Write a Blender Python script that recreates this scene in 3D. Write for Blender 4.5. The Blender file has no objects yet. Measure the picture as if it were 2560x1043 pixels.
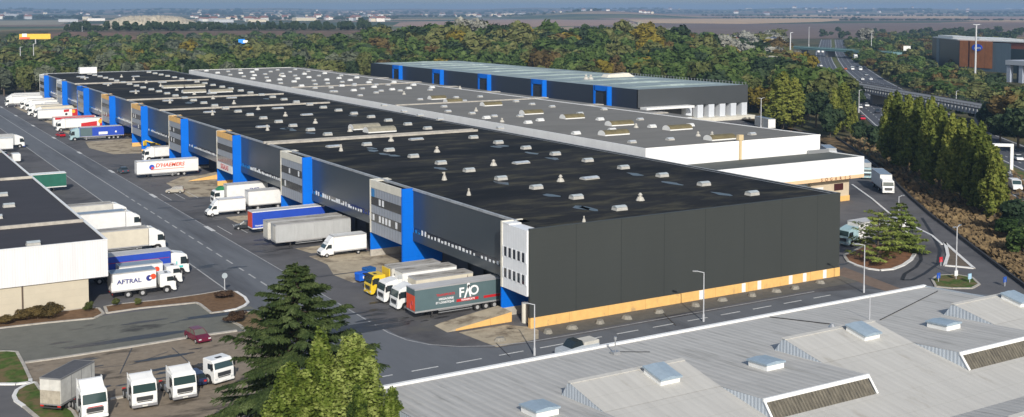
import bpy, math, random
from mathutils import Vector, Matrix
import numpy as np
R = random.Random(7)
C = bpy.data.collections.new("Scene"); bpy.context.scene.collection.children.link(C)
SC = bpy.context.scene
# ------------------------------------------------------------------ camera
F = 2828.; HZ = 22.; H = 40.; PIT = math.radians(3.5)
PY = HZ + F*math.tan(PIT); YAW = math.atan(1695/F)
fw = (math.sin(YAW)*math.cos(PIT), math.cos(YAW)*math.cos(PIT), -math.sin(PIT))
rt = (math.cos(YAW), -math.sin(YAW), 0)
up = (math.sin(YAW)*math.sin(PIT), math.cos(YAW)*math.sin(PIT), math.cos(PIT))
def ray(px, py):
    a = (px-1280)/F; b = (PY-py)/F
    return tuple(fw[i]+a*rt[i]+b*up[i] for i in range(3))
def at(px, py, z=0):
    d = ray(px, py); t = (z-H)/d[2]; return (d[0]*t, d[1]*t)
def zat(px, py, X, Y):          # height seen at pixel row py above the ground point X,Y
    d = ray(px, py); t = math.hypot(X, Y)/math.hypot(d[0], d[1]); return H+d[2]*t
cam = bpy.data.cameras.new("camera"); co = bpy.data.objects.new("camera", cam); C.objects.link(co)
cam.sensor_width = 36; cam.lens = F/2560*36; cam.clip_start = 1; cam.clip_end = 30000
cam.shift_y = (PY-521.5)/2560
co.location = (0, 0, H); co.rotation_euler = (math.radians(90)-PIT, 0, -YAW)
SC.camera = co
SC.render.resolution_x = 1024; SC.render.resolution_y = 417
# ------------------------------------------------------------------ sky, sun, exposure
SUN_EL = math.radians(29); SUN_TRAVEL = (0.37, 0.929)     # horizontal direction the light travels
W = bpy.data.worlds.new("World"); SC.world = W; W.use_nodes = True
nt = W.node_tree; bg = nt.nodes['Background']
sk = nt.nodes.new('ShaderNodeTexSky'); sk.sky_type = 'NISHITA'; sk.sun_disc = False
sk.sun_elevation = SUN_EL; sk.altitude = 80; sk.air_density = 1.0; sk.dust_density = 1.6; sk.ozone_density = 0.9
sdir = Vector((-SUN_TRAVEL[0], -SUN_TRAVEL[1], math.tan(SUN_EL))).normalized()
sk.sun_rotation = math.atan2(sdir.x, sdir.y)
nt.links.new(sk.outputs[0], bg.inputs[0]); bg.inputs[1].default_value = 0.125
sl = bpy.data.lights.new("sun", 'SUN'); sl.energy = 4.4; sl.angle = math.radians(0.5); sl.color = (1, 0.955, 0.88)
so = bpy.data.objects.new("sun", sl); C.objects.link(so); so.rotation_euler = sdir.to_track_quat('Z', 'Y').to_euler()
so.location = (0, -50, 200)
SC.view_settings.view_transform = 'Standard'; SC.view_settings.look = 'None'
SC.view_settings.exposure = -0.02; SC.view_settings.gamma = 1
SC.cycles.volume_bounces = 1; SC.cycles.max_bounces = 6
# ------------------------------------------------------------------ materials
def srgb(r, g, b):
    f = lambda c: (c/255/12.92 if c/255 <= .04045 else ((c/255+.055)/1.055)**2.4)
    return (f(r), f(g), f(b))
MATS = {}
def mat(name, col, rough=.7, metal=0, noise=0, nscale=1., col2=None, spec=.5, stretch=(1, 1, 1), bump=0, coat=0, contrast=1., space='Object'):
    if name in MATS: return MATS[name]
    m = bpy.data.materials.new(name); m.use_nodes = True; t = m.node_tree; b = t.nodes['Principled BSDF']
    b.inputs['Base Color'].default_value = (*col, 1); b.inputs['Roughness'].default_value = rough
    b.inputs['Metallic'].default_value = metal; b.inputs['Specular IOR Level'].default_value = spec
    if coat: b.inputs['Coat Weight'].default_value = coat
    if noise or col2 or bump:
        if space == 'World':
            g = t.nodes.new('ShaderNodeNewGeometry'); src = g.outputs['Position']
        else:
            g = t.nodes.new('ShaderNodeTexCoord'); src = g.outputs['Object']
        mp = t.nodes.new('ShaderNodeMapping'); mp.inputs['Scale'].default_value = stretch
        t.links.new(src, mp.inputs[0])
        n = t.nodes.new('ShaderNodeTexNoise'); n.inputs['Scale'].default_value = nscale; n.inputs['Detail'].default_value = 6
        n.inputs['Roughness'].default_value = .62
        t.links.new(mp.outputs[0], n.inputs[0])
        cr = t.nodes.new('ShaderNodeValToRGB'); cr.color_ramp.elements[0].position = .5-.2/contrast; cr.color_ramp.elements[1].position = .5+.2/contrast
        c2 = col2 or tuple(max(0, c*(1-noise)) for c in col); c1 = col if col2 else tuple(c*(1+noise*.6) for c in col)
        cr.color_ramp.elements[0].color = (*c2, 1); cr.color_ramp.elements[1].color = (*c1, 1)
        t.links.new(n.outputs[0], cr.inputs[0]); t.links.new(cr.outputs[0], b.inputs['Base Color'])
        if bump:
            bp = t.nodes.new('ShaderNodeBump'); bp.inputs['Strength'].default_value = bump; bp.inputs['Distance'].default_value = .05
            t.links.new(n.outputs[0], bp.inputs['Height']); t.links.new(bp.outputs[0], b.inputs['Normal'])
    MATS[name] = m; return m
def ribs(m, axis='X', period=.3, depth=.03, dark=.25, strength=.8):
    """corrugation: bump plus a darker tint in the grooves"""
    t = m.node_tree; b = t.nodes['Principled BSDF']
    g = t.nodes.new('ShaderNodeTexCoord'); w = t.nodes.new('ShaderNodeTexWave'); w.bands_direction = axis
    w.inputs['Scale'].default_value = 2*math.pi/period/20; w.inputs['Distortion'].default_value = 0
    t.links.new(g.outputs['Object'], w.inputs[0])
    bp = t.nodes.new('ShaderNodeBump'); bp.inputs['Strength'].default_value = strength; bp.inputs['Distance'].default_value = depth
    t.links.new(w.outputs['Fac'], bp.inputs['Height']); t.links.new(bp.outputs[0], b.inputs['Normal'])
    if dark:
        mx = t.nodes.new('ShaderNodeMix'); mx.data_type = 'RGBA'; mx.blend_type = 'MULTIPLY'
        mr = t.nodes.new('ShaderNodeMapRange'); mr.inputs[1].default_value = 0; mr.inputs[2].default_value = .45
        mr.inputs[3].default_value = dark; mr.inputs[4].default_value = 0
        t.links.new(w.outputs['Fac'], mr.inputs[0]); t.links.new(mr.outputs[0], mx.inputs[0])
        l = b.inputs['Base Color'].links
        if l: t.links.new(l[0].from_socket, mx.inputs[6])
        else: mx.inputs[6].default_value = b.inputs['Base Color'].default_value
        mx.inputs[7].default_value = (.45, .43, .4, 1)
        t.links.new(mx.outputs[2], b.inputs['Base Color'])
    return m
def seams(m, axis='X', period=7., col=(.4, .4, .4), width=.012):
    """thin panel joints at a fixed spacing"""
    t = m.node_tree; b = t.nodes['Principled BSDF']
    g = t.nodes.new('ShaderNodeTexCoord'); sx = t.nodes.new('ShaderNodeSeparateXYZ'); t.links.new(g.outputs['Object'], sx.inputs[0])
    md = t.nodes.new('ShaderNodeMath'); md.operation = 'DIVIDE'; t.links.new(sx.outputs[axis], md.inputs[0]); md.inputs[1].default_value = period
    fr = t.nodes.new('ShaderNodeMath'); fr.operation = 'FRACT'; t.links.new(md.outputs[0], fr.inputs[0])
    lt = t.nodes.new('ShaderNodeMath'); lt.operation = 'LESS_THAN'; t.links.new(fr.outputs[0], lt.inputs[0]); lt.inputs[1].default_value = width
    mx = t.nodes.new('ShaderNodeMix'); mx.data_type = 'RGBA'; mx.blend_type = 'MULTIPLY'
    t.links.new(lt.outputs[0], mx.inputs[0]); l = b.inputs['Base Color'].links
    if l: t.links.new(l[0].from_socket, mx.inputs[6])
    else: mx.inputs[6].default_value = b.inputs['Base Color'].default_value
    mx.inputs[7].default_value = (*col, 1); t.links.new(mx.outputs[2], b.inputs['Base Color'])
    return m
def overlay(m, col, nscale, lo, hi, stretch=(1, 1, 1), space='Object', seed=0):
    """patches of another colour (stains, moss, repairs)"""
    t = m.node_tree; b = t.nodes['Principled BSDF']
    if space == 'World':
        g = t.nodes.new('ShaderNodeNewGeometry'); src = g.outputs['Position']
    else:
        g = t.nodes.new('ShaderNodeTexCoord'); src = g.outputs['Object']
    mp = t.nodes.new('ShaderNodeMapping'); mp.inputs['Scale'].default_value = stretch; mp.inputs['Location'].default_value = (seed*13.7, seed*7.1, seed)
    t.links.new(src, mp.inputs[0]); n = t.nodes.new('ShaderNodeTexNoise'); n.inputs['Scale'].default_value = nscale
    n.inputs['Detail'].default_value = 5; n.inputs['Roughness'].default_value = .65; t.links.new(mp.outputs[0], n.inputs[0])
    mr = t.nodes.new('ShaderNodeMapRange'); mr.inputs[1].default_value = lo; mr.inputs[2].default_value = hi; t.links.new(n.outputs[0], mr.inputs[0])
    mx = t.nodes.new('ShaderNodeMix'); mx.data_type = 'RGBA'; t.links.new(mr.outputs[0], mx.inputs[0])
    l = b.inputs['Base Color'].links
    if l: t.links.new(l[0].from_socket, mx.inputs[6])
    else: mx.inputs[6].default_value = b.inputs['Base Color'].default_value
    mx.inputs[7].default_value = (*col, 1); t.links.new(mx.outputs[2], b.inputs['Base Color'])
    return m
def leafmat(name, c1, c2, c3=None, nscale=.35, fine=2.5):
    if name in MATS: return MATS[name]
    m = bpy.data.materials.new(name); m.use_nodes = True; t = m.node_tree; b = t.nodes['Principled BSDF']
    b.inputs['Roughness'].default_value = .75; b.inputs['Specular IOR Level'].default_value = .2
    g = t.nodes.new('ShaderNodeNewGeometry')
    n = t.nodes.new('ShaderNodeTexNoise'); n.inputs['Scale'].default_value = fine; n.inputs['Detail'].default_value = 4; t.links.new(g.outputs['Position'], n.inputs[0])
    n2 = t.nodes.new('ShaderNodeTexNoise'); n2.inputs['Scale'].default_value = nscale; n2.inputs['Detail'].default_value = 2; t.links.new(g.outputs['Position'], n2.inputs[0])
    oi = t.nodes.new('ShaderNodeObjectInfo')
    a = t.nodes.new('ShaderNodeMath'); a.operation = 'ADD'; t.links.new(n.outputs[0], a.inputs[0]); t.links.new(n2.outputs[0], a.inputs[1])
    h = t.nodes.new('ShaderNodeMath'); h.operation = 'MULTIPLY_ADD'; t.links.new(a.outputs[0], h.inputs[0]); h.inputs[1].default_value = .5
    r = t.nodes.new('ShaderNodeMath'); r.operation = 'MULTIPLY_ADD'; t.links.new(oi.outputs['Random'], r.inputs[0]); r.inputs[1].default_value = .16; r.inputs[2].default_value = -.08
    t.links.new(r.outputs[0], h.inputs[2])
    cr = t.nodes.new('ShaderNodeValToRGB'); e = cr.color_ramp.elements; e[0].position = .36; e[0].color = (*c1, 1); e[1].position = .64; e[1].color = (*(c3 or c2), 1)
    if c3: k = e.new(.5); k.color = (*c2, 1)
    t.links.new(h.outputs[0], cr.inputs[0]); t.links.new(cr.outputs[0], b.inputs['Base Color'])
    tr = t.nodes.new('ShaderNodeBsdfTranslucent'); t.links.new(cr.outputs[0], tr.inputs[0])
    ms = t.nodes.new('ShaderNodeMixShader'); ms.inputs[0].default_value = .3; t.links.new(b.outputs[0], ms.inputs[1]); t.links.new(tr.outputs[0], ms.inputs[2])
    t.links.new(ms.outputs[0], t.nodes['Material Output'].inputs[0]); MATS[name] = m; return m
M = mat
white = M('white_paint', (.78, .78, .76), .45, noise=.06, nscale=.7)
cream = M('cream_paint', (.66, .63, .54), .6, noise=.1, nscale=.6)
blackp = M('black_plastic', (.018, .018, .02), .6)
glass = M('dark_glass', (.02, .03, .035), .08, spec=.8)
cabglass = M('windscreen_glass', (.03, .055, .055), .06, spec=.9)
rubber = M('tyre_rubber', (.02, .02, .02), .85)
rimm = M('wheel_rim', (.5, .5, .5), .4, metal=.3)
galv = M('galvanised_steel', (.42, .43, .44), .45, metal=.6)
polem = M('lamp_post_grey', (.5, .51, .53), .5)
chass = M('chassis_dark', (.035, .033, .032), .7)
alu = M('aluminium_rail', (.55, .55, .55), .4, metal=.5)
redl = M('red_lens', (.5, .02, .015), .3)
blue = M('fin_blue', (0, .135, .62), .65, noise=.08, nscale=.4, spec=.15, stretch=(1, 1, .3))
orange = M('ochre_paint', srgb(224, 178, 108), .75, noise=.12, nscale=1.2)
line = M('road_paint', (.62, .62, .6), .7, noise=.25, nscale=2.5, space='World')
linefaint = M('road_paint_worn', (.36, .36, .36), .8, noise=.35, nscale=1.5, space='World')
kerbm = M('kerb_stone', (.42, .39, .34), .8, noise=.25, nscale=1.5, space='World')
kerbw = M('kerb_white', (.72, .71, .68), .7, noise=.15, nscale=1.5, space='World')
# ------------------------------------------------------------------ mesh helpers
class MB:
    def __init__(s): s.v = []; s.f = []; s.m = []
    def quad(s, *p, m=0):
        i = len(s.v); s.v += [tuple(q) for q in p]; s.f.append(tuple(range(i, i+len(p)))); s.m.append(m); return s
    def box(s, x0, x1, y0, y1, z0, z1, m=0, top=None):
        i = len(s.v); s.v += [(x0, y0, z0), (x1, y0, z0), (x1, y1, z0), (x0, y1, z0), (x0, y0, z1), (x1, y0, z1), (x1, y1, z1), (x0, y1, z1)]
        s.f += [(i, i+3, i+2, i+1), (i+4, i+5, i+6, i+7), (i, i+1, i+5, i+4), (i+1, i+2, i+6, i+5), (i+2, i+3, i+7, i+6), (i+3, i, i+4, i+7)]
        s.m += [m, m if top is None else top, m, m, m, m]; return s
    def prism(s, pts, a0, a1, axis='y', m=0, inset=0):
        """pts: outline in the plane across axis; extruded from a0 to a1 (counter-clockwise seen from -axis)"""
        i = len(s.v); n = len(pts)
        def P(p, a): return (p[0], a, p[1]) if axis == 'y' else ((a, p[0], p[1]) if axis == 'x' else (p[0], p[1], a))
        s.v += [P(p, a0) for p in pts]+[P(p, a1) for p in pts]
        s.f.append(tuple(range(i, i+n))); s.f.append(tuple(range(i+2*n-1, i+n-1, -1))); s.m += [m, m]
        for k in range(n):
            j = (k+1) % n; s.f.append((i+k, i+n+k, i+n+j, i+j)); s.m.append(m)
        return s
    def cyl(s, c, r, h, axis='z', n=12, m=0, r2=None):
        r2 = r if r2 is None else r2; i = len(s.v)
        for k, (a, rr) in enumerate([(0, r), (h, r2)]):
            for q in range(n):
                t = 2*math.pi*q/n; u, w = rr*math.cos(t), rr*math.sin(t)
                s.v.append((c[0]+u, c[1]+w, c[2]+a) if axis == 'z' else ((c[0]+u, c[1]+a, c[2]+w) if axis == 'y' else (c[0]+a, c[1]+u, c[2]+w)))
        s.f.append(tuple(range(i, i+n))); s.f.append(tuple(range(i+2*n-1, i+n-1, -1))); s.m += [m, m]
        for q in range(n):
            j = (q+1) % n; s.f.append((i+q, i+n+q, i+n+j, i+j)); s.m.append(m)
        return s
    def bar(s, p, q, r, m=0, n=6):
        p = Vector(p); q = Vector(q); d = (q-p).normalized(); a = d.orthogonal().normalized(); b = d.cross(a); i = len(s.v)
        for e in (p, q):
            for k in range(n):
                t = 2*math.pi*k/n; s.v.append(tuple(e+a*r*math.cos(t)+b*r*math.sin(t)))
        s.f.append(tuple(range(i+n-1, i-1, -1))); s.f.append(tuple(range(i+n, i+2*n))); s.m += [m, m]
        for k in range(n):
            j = (k+1) % n; s.f.append((i+k, i+j, i+n+j, i+n+k)); s.m.append(m)
        return s
    def build(s, name, mats, parent=None, loc=None, rz=0, smooth=False, bevel=0, fix=True):
        me = bpy.data.meshes.new(name); me.from_pydata(s.v, [], s.f)
        mats = mats if isinstance(mats, (list, tuple)) else [mats]
        for k in mats: me.materials.append(k)
        me.polygons.foreach_set('material_index', s.m); 
        if smooth: me.polygons.foreach_set('use_smooth', [True]*len(s.f))
        me.update()
        if fix:
            import bmesh
            b = bmesh.new(); b.from_mesh(me); bmesh.ops.recalc_face_normals(b, faces=b.faces)
            if bevel:
                bmesh.ops.remove_doubles(b, verts=b.verts, dist=1e-4)
                ed = [e for e in b.edges if len(e.link_faces) == 2 and e.calc_face_angle(0) > .5]
                bmesh.ops.bevel(b, geom=ed, offset=bevel, segments=2, affect='EDGES', clamp_overlap=True)
            b.to_mesh(me); b.free()
        o = bpy.data.objects.new(name, me); C.objects.link(o)
        if parent: o.parent = parent
        if loc: o.location = loc
        o.rotation_euler.z = rz
        return o
def tag(o, label=None, cat=None, group=None, kind=None):
    if label: o['label'] = label
    if cat: o['category'] = cat
    if group: o['group'] = group
    if kind: o['kind'] = kind
    return o
def thing(name, label, cat, loc=(0, 0, 0), rz=0, group=None):
    o = bpy.data.objects.new(name, None); C.objects.link(o); o.location = loc; o.rotation_euler.z = rz
    o.empty_display_size = .5
    return tag(o, label, cat, group)
def copy_tree(o, parent=None):
    c = o.copy(); C.objects.link(c); c.parent = parent
    for ch in o.children: copy_tree(ch, c)
    return c
def sheet(name, pts, z, m, kind='structure', label=None, cat=None):
    """flat polygon on the ground"""
    o = MB().quad(*[(p[0], p[1], z) for p in pts]).build(name, m); 
    if o.data.polygons[0].normal.z < 0: o.data.flip_normals()
    return tag(o, label, cat, None, kind)
def text(name, s, size, loc, rot, m, parent, ext=.01, sx=1., shear=0.):
    cu = bpy.data.curves.new(name, 'FONT'); cu.body = s; cu.size = size; cu.extrude = ext; cu.align_x = 'CENTER'; cu.align_y = 'CENTER'; cu.offset = size*.02; cu.shear = shear
    o = bpy.data.objects.new(name, cu); C.objects.link(o)
    bpy.context.view_layer.update()
    me = bpy.data.meshes.new_from_object(o.evaluated_get(bpy.context.evaluated_depsgraph_get()))
    bpy.data.objects.remove(o); me.name = name
    me.materials.clear(); me.materials.append(m)
    o = bpy.data.objects.new(name, me); C.objects.link(o); o.parent = parent; o.location = loc; o.rotation_euler = rot; o.scale = (sx, 1, 1)
    return o
RY = math.radians
# ------------------------------------------------------------------ terrain
def sst(x, a, b):
    t = np.clip((x-a)/(b-a), 0, 1); return t*t*(3-2*t)
def terr(X, Y):
    X = np.asarray(X, float); Y = np.asarray(Y, float)
    d = np.hypot(X, Y); az = np.arctan2(X, Y); px = 1280+F*np.tan(np.clip(az-YAW, -1.2, 1.2))
    z = 17*np.exp(-((px-1640)/190)**2-((d-760)/125)**2)+9*np.exp(-((px-1280)/260)**2-((d-820)/150)**2)
    z = z+9*np.exp(-((X-360)/90)**2-((Y-760)/150)**2)
    berm = 12*sst(d, 1380, 1440)*(1-sst(d, 1700, 1900))*(1-sst(px, 900, 1010))*sst(px, -400, 120)
    mound = 25*np.exp(-((px-378)/125)**4)*sst(d, 1900, 1990)*(1-sst(d, 2200, 2600))
    far = 30*np.exp(-((px-1500)/150)**2)*sst(d, 4200, 5200)*(1-sst(d, 6500, 8000)) + 52*sst(d, 7500, 12500)*(.75+.25*np.sin(px/170)*np.cos(px/71))
    site = 1-np.exp(-(np.maximum(0, 560-Y)/60)**2)
    mwd = (X-208)*.734-(Y-148)*.679
    return z*(1-sst(mwd, -60, -14))*(sst(Y, 515, 580)+(1-sst(Y, 515, 580))*sst(X, 295, 330))+berm+mound+far
def ground():
    xs = np.unique(np.concatenate([np.linspace(-16000, -700, 28), np.linspace(-700, 1900, 105), np.linspace(1900, 17000, 40)]))
    ys = np.unique(np.concatenate([np.linspace(-3000, 0, 8), np.linspace(0, 2700, 109), np.linspace(2700, 17000, 44)]))
    X, Y = np.meshgrid(xs, ys); Z = terr(X, Y)-.06
    Z = np.where(Z < 0, -.06, Z)
    n, k = X.shape; v = np.stack([X.ravel(), Y.ravel(), Z.ravel()], 1)
    i = np.arange(n*k).reshape(n, k); f = np.stack([i[:-1, :-1].ravel(), i[:-1, 1:].ravel(), i[1:, 1:].ravel(), i[1:, :-1].ravel()], 1)
    me = bpy.data.meshes.new('ground'); me.from_pydata(v.tolist(), [], f.tolist()); me.polygons.foreach_set('use_smooth', [True]*len(f)); me.update()
    m = bpy.data.materials.new('ground_fields'); m.use_nodes = True; t = m.node_tree; b = t.nodes['Principled BSDF']; b.inputs['Roughness'].default_value = .95; b.inputs['Specular IOR Level'].default_value = .1
    g = t.nodes.new('ShaderNodeNewGeometry'); L = t.links.new
    mp = t.nodes.new('ShaderNodeMapping'); mp.inputs['Scale'].default_value = (.0011, .0024, 0); mp.inputs['Rotation'].default_value = (0, 0, .5); L(g.outputs['Position'], mp.inputs[0])
    vo = t.nodes.new('ShaderNodeTexVoronoi'); vo.inputs['Scale'].default_value = 1; L(mp.outputs[0], vo.inputs['Vector'])
    sp = t.nodes.new('ShaderNodeSeparateColor'); L(vo.outputs['Color'], sp.inputs[0])
    cr = t.nodes.new('ShaderNodeValToRGB'); cr.color_ramp.interpolation = 'CONSTANT'; e = cr.color_ramp.elements
    cols = [(0, (.20, .14, .10)), (.2, (.33, .24, .15)), (.4, (.12, .13, .06)), (.55, (.05, .075, .035)), (.7, (.26, .17, .12)), (.85, (.055, .08, .04))]
    e[0].color = (*cols[0][1], 1); e[1].position = cols[1][0]; e[1].color = (*cols[1][1], 1)
    for p, c in cols[2:]: q = e.new(p); q.color = (*c, 1)
    L(sp.outputs[0], cr.inputs[0])
    n1 = t.nodes.new('ShaderNodeTexNoise'); n1.inputs['Scale'].default_value = .05; n1.inputs['Detail'].default_value = 8; L(g.outputs['Position'], n1.inputs[0])
    c2 = t.nodes.new('ShaderNodeValToRGB'); c2.color_ramp.elements[0].position = .35; c2.color_ramp.elements[0].color = (.035, .045, .02, 1); c2.color_ramp.elements[1].position = .7; c2.color_ramp.elements[1].color = (.13, .11, .06, 1); L(n1.outputs[0], c2.inputs[0])
    ln = t.nodes.new('ShaderNodeVectorMath'); ln.operation = 'LENGTH'; L(g.outputs['Position'], ln.inputs[0])
    mr = t.nodes.new('ShaderNodeMapRange'); mr.inputs[1].default_value = 1500; mr.inputs[2].default_value = 1900; L(ln.outputs['Value'], mr.inputs[0])
    mx = t.nodes.new('ShaderNodeMix'); mx.data_type = 'RGBA'; L(mr.outputs[0], mx.inputs[0]); L(c2.outputs[0], mx.inputs[6]); L(cr.outputs[0], mx.inputs[7]); L(mx.outputs[2], b.inputs['Base Color'])
    me.materials.append(m); o = bpy.data.objects.new('ground', me); C.objects.link(o); tag(o, kind='structure')
ground()
# large farm fields, laid on the plain where the photo shows them
def fieldm(n, c): return M(n, c, .95, noise=.18, nscale=.01, space='World', spec=.1, stretch=(1, 1, 0))
def pxpoly(name, pts, z, m, kind='structure', label=None, cat=None):
    return sheet(name, [at(x, y, z) for x, y in pts], z, m, kind, label, cat)
f1 = fieldm('field_ploughed', (.17, .125, .105)); f2 = fieldm('field_stubble', (.50, .35, .21)); f3 = fieldm('field_pinkish', (.33, .22, .165)); f4 = fieldm('field_green', (.1, .13, .07)); f5 = fieldm('field_grey', (.25, .22, .2))
pxpoly('field', [(1450, 58), (1790, 60), (2560, 58), (2900, 62), (2900, 88), (1700, 100), (1400, 90)], .25, f1)
pxpoly('field', [(1560, 47), (2010, 46), (2150, 48), (2050, 55), (1860, 60), (1600, 58)], .35, f2)
pxpoly('field', [(1000, 56), (1300, 49), (1560, 49), (1600, 62), (1200, 70), (980, 66)], .3, f3)
pxpoly('field', [(2080, 38), (2460, 41), (2900, 44), (2900, 47), (2300, 48), (2060, 44)], .35, f3)
pxpoly('field', [(1980, 37), (2150, 36), (2420, 40), (2420, 46), (2100, 43), (1960, 42)], .45, f2)
pxpoly('field', [(2450, 33), (2900, 33), (2900, 43), (2500, 41)], .35, f4)
pxpoly('field', [(1200, 44), (1500, 43), (1540, 48), (1200, 50)], .3, f5)
pxpoly('field', [(-300, 53), (190, 51), (150, 62), (-300, 66)], .3, fieldm('field_pale', (.28, .25, .18)))
pxpoly('field', [(2400, 51), (2900, 51), (2900, 54), (2450, 54)], .45, f2)
# white stone spoil heap and red earth bank sit on the terrain itself
def skin(name, pxs, ds, m, lift, ridge=0, kind='structure', label=None, cat=None, jit=0):
    v = []; f = []; n = len(pxs); k = len(ds)
    for i, p in enumerate(pxs):
        az = YAW+math.atan((p-1280)/F)
        for j, d in enumerate(ds):
            x, y = d*math.sin(az), d*math.cos(az)
            v.append((x, y, float(terr(x, y))+lift+(R.uniform(-jit, jit) if 0 < j < k-1 else -lift-.3 if jit else 0)))
    for i in range(n-1):
        for j in range(k-1): a = i*k+j; f.append((a, a+1, a+k+1, a+k))
    me = bpy.data.meshes.new(name); me.from_pydata(v, [], f); me.materials.append(m); me.update()
    if me.polygons[0].normal.z < 0: me.flip_normals()
    o = bpy.data.objects.new(name, me); C.objects.link(o); return tag(o, label, cat, None, kind)
skin('hill', np.linspace(225, 520, 60), np.linspace(1900, 2150, 18), M('pale_rubble', (.50, .44, .33), .9, noise=.35, nscale=.08, space='World'), 1.5, jit=2.2)
skin('hill', np.linspace(120, 960, 60), np.linspace(1400, 1465, 8), M('red_earth', (.15, .085, .06), .95, noise=.5, nscale=.05, space='World', col2=(.06, .05, .03)), .35, jit=0)
# ------------------------------------------------------------------ asphalt, yards, kerbs
asph = M('asphalt_yard', srgb(96, 95, 96), .85, noise=.14, nscale=.35, space='World', spec=.3)
overlay(asph, srgb(70, 69, 71), .06, .5, .66, space='World'); overlay(asph, srgb(92, 90, 86), .11, .6, .7, space='World', seed=3)
road = M('asphalt_road', srgb(102, 105, 109), .8, noise=.1, nscale=.5, space='World', spec=.35, stretch=(1, .25, 1))
overlay(road, srgb(78, 79, 82), .12, .52, .7, stretch=(1.2, .12, 1), space='World', seed=1)
asph2 = M('asphalt_old', srgb(108, 108, 100), .9, noise=.14, nscale=.7, space='World', spec=.25)
overlay(asph2, srgb(66, 66, 64), .16, .58, .66, stretch=(.5, 1.4, 1), space='World', seed=5)
dirt = M('worn_brown_lot', srgb(136, 124, 108), .95, noise=.2, nscale=1.1, space='World', spec=.2)
overlay(dirt, srgb(88, 80, 70), .25, .54, .64, space='World', stretch=(.6, 1.5, 1)); overlay(dirt, srgb(138, 128, 114), .6, .6, .68, space='World', seed=2)
conc = M('yard_concrete', srgb(172, 160, 138), .9, noise=.2, nscale=.8, space='World', spec=.25)
overlay(conc, srgb(112, 100, 84), .35, .5, .66, space='World', seed=4)
dryg = M('dry_grass_ground', (.19, .135, .075), .95, noise=.4, nscale=1.3, space='World', spec=.1)
soil = M('bare_brown_verge', (.17, .105, .06), .95, noise=.3, nscale=1.5, space='World', spec=.1)
gras = M('grass_green', (.07, .115, .025), .95, noise=.4, nscale=1.5, space='World', spec=.1); overlay(gras, (.16, .12, .06), .4, .45, .6, space='World')
scrub = M('bank_scrub', (.22, .15, .075), .95, noise=.55, nscale=.35, space='World', spec=.1, col2=(.045, .035, .02), contrast=1.6)
lot_edge = [at(*p) for p in [(2700, 830), (2560, 717), (2500, 672), (2440, 626), (2380, 580), (2330, 543), (2275, 495), (2220, 440), (2150, 385), (2090, 345)]]
sheet('yard', [(-60, 60), (150, 60)]+lot_edge[1:]+[(300, 345), (320, 420), (320, 575), (-60, 575)], 0, asph)
sheet('road', [(46.9, 150), (57.7, 150), (57.7, 575), (46.9, 575)], .006, road)
sheet('road', [at(590, 735), at(620, 765), (42, 132), (42, 96), (150, 96), at(2560, 745), at(2450, 735), at(2300, 735), at(2170, 722), (118.5, 113), (73.6, 113), (66, 113.6), (60.6, 117.5), (58.2, 124), (57.7, 150), (46.9, 150)][2:] + [(42, 150)], .006, road)
# bank between lot and motorway
sheet('bank', [at(2700, 830)]+lot_edge[1:]+[(285, 320), (300, 316), (247, 231), (215, 180), (198, 156), (176, 118), (160, 90)], .02, scrub)
# motorway
mw = M('motorway_asphalt', srgb(74, 76, 82), .8, noise=.1, nscale=.3, space='World')
near1 = [(120, 46), (208, 149), (306, 268.5), (328, 294.6), (480, 449), (648, 625), (900, 870)]; near2 = [(150, 46), (231, 158), (320, 262), (344, 290), (506, 465), (650, 610), (915, 862)]
far1 = [(165, 40), (248, 152), (336, 250), (362, 276), (492, 440), (644, 589), (930, 850)]; far2 = [(205, 40), (300, 196), (358, 262), (384, 292), (510, 436), (640, 566), (945, 830)]
# keep both carriageways a sensible constant width along a smooth line
def lerp_line(pts, k):
    out = []
    for i in range(len(pts)-1):
        for j in range(k): t = j/k; out.append((pts[i][0]*(1-t)+pts[i+1][0]*t, pts[i][1]*(1-t)+pts[i+1][1]*t))
    return out+[pts[-1]]
axis_l = [(100, 22), (208, 148), (262, 214), (306, 269), (395, 365), (480, 457), (565, 545), (648, 627), (770, 745), (900, 866), (1100, 1055)]
def off(line_, d):
    out = []
    for i, p in enumerate(line_):
        a = line_[max(0, i-1)]; b = line_[min(len(line_)-1, i+1)]; tx, ty = b[0]-a[0], b[1]-a[1]; l = math.hypot(tx, ty); out.append((p[0]+ty/l*d, p[1]-tx/l*d))
    return out
def strip(name, line_, d0, d1, z, m, kind='structure'):
    a = off(line_, d0); b = off(line_, d1); mb = MB()
    for i in range(len(a)-1): mb.quad((*a[i], z), (*b[i], z), (*b[i+1], z), (*a[i+1], z))
    o = mb.build(name, m, fix=False)
    if o.data.polygons[0].normal.z < 0: o.data.flip_normals()
    return tag(o, kind=kind)
strip('motorway', axis_l, 0, 13.5, .06, mw); strip('motorway', axis_l, 17, 33.5, .06, mw)
strip('verge', axis_l, 13.5, 17, .05, gras)
mk = MB()
for d in (.9, 12.7, 17.8, 32.4):
    a = off(axis_l, d); b = off(axis_l, d+.32)
    for i in range(len(a)-1): mk.quad((*a[i], .075), (*b[i], .075), (*b[i+1], .075), (*a[i+1], .075))
for d in (4.2, 7.2, 10.0, 20.8, 24.3, 27.8):
    a = lerp_line(off(axis_l, d), 14); b = lerp_line(off(axis_l, d+.25), 14)
    for i in range(0, len(a)-1):
        q = lambda u, w, t: (u[0]*(1-t)+w[0]*t, u[1]*(1-t)+w[1]*t, .075)
        mk.quad(q(a[i], a[i+1], 0), q(b[i], b[i+1], 0), q(b[i], b[i+1], .35), q(a[i], a[i+1], .35))
o = mk.build('motorway_markings', line, fix=False); tag(o, kind='structure')
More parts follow.
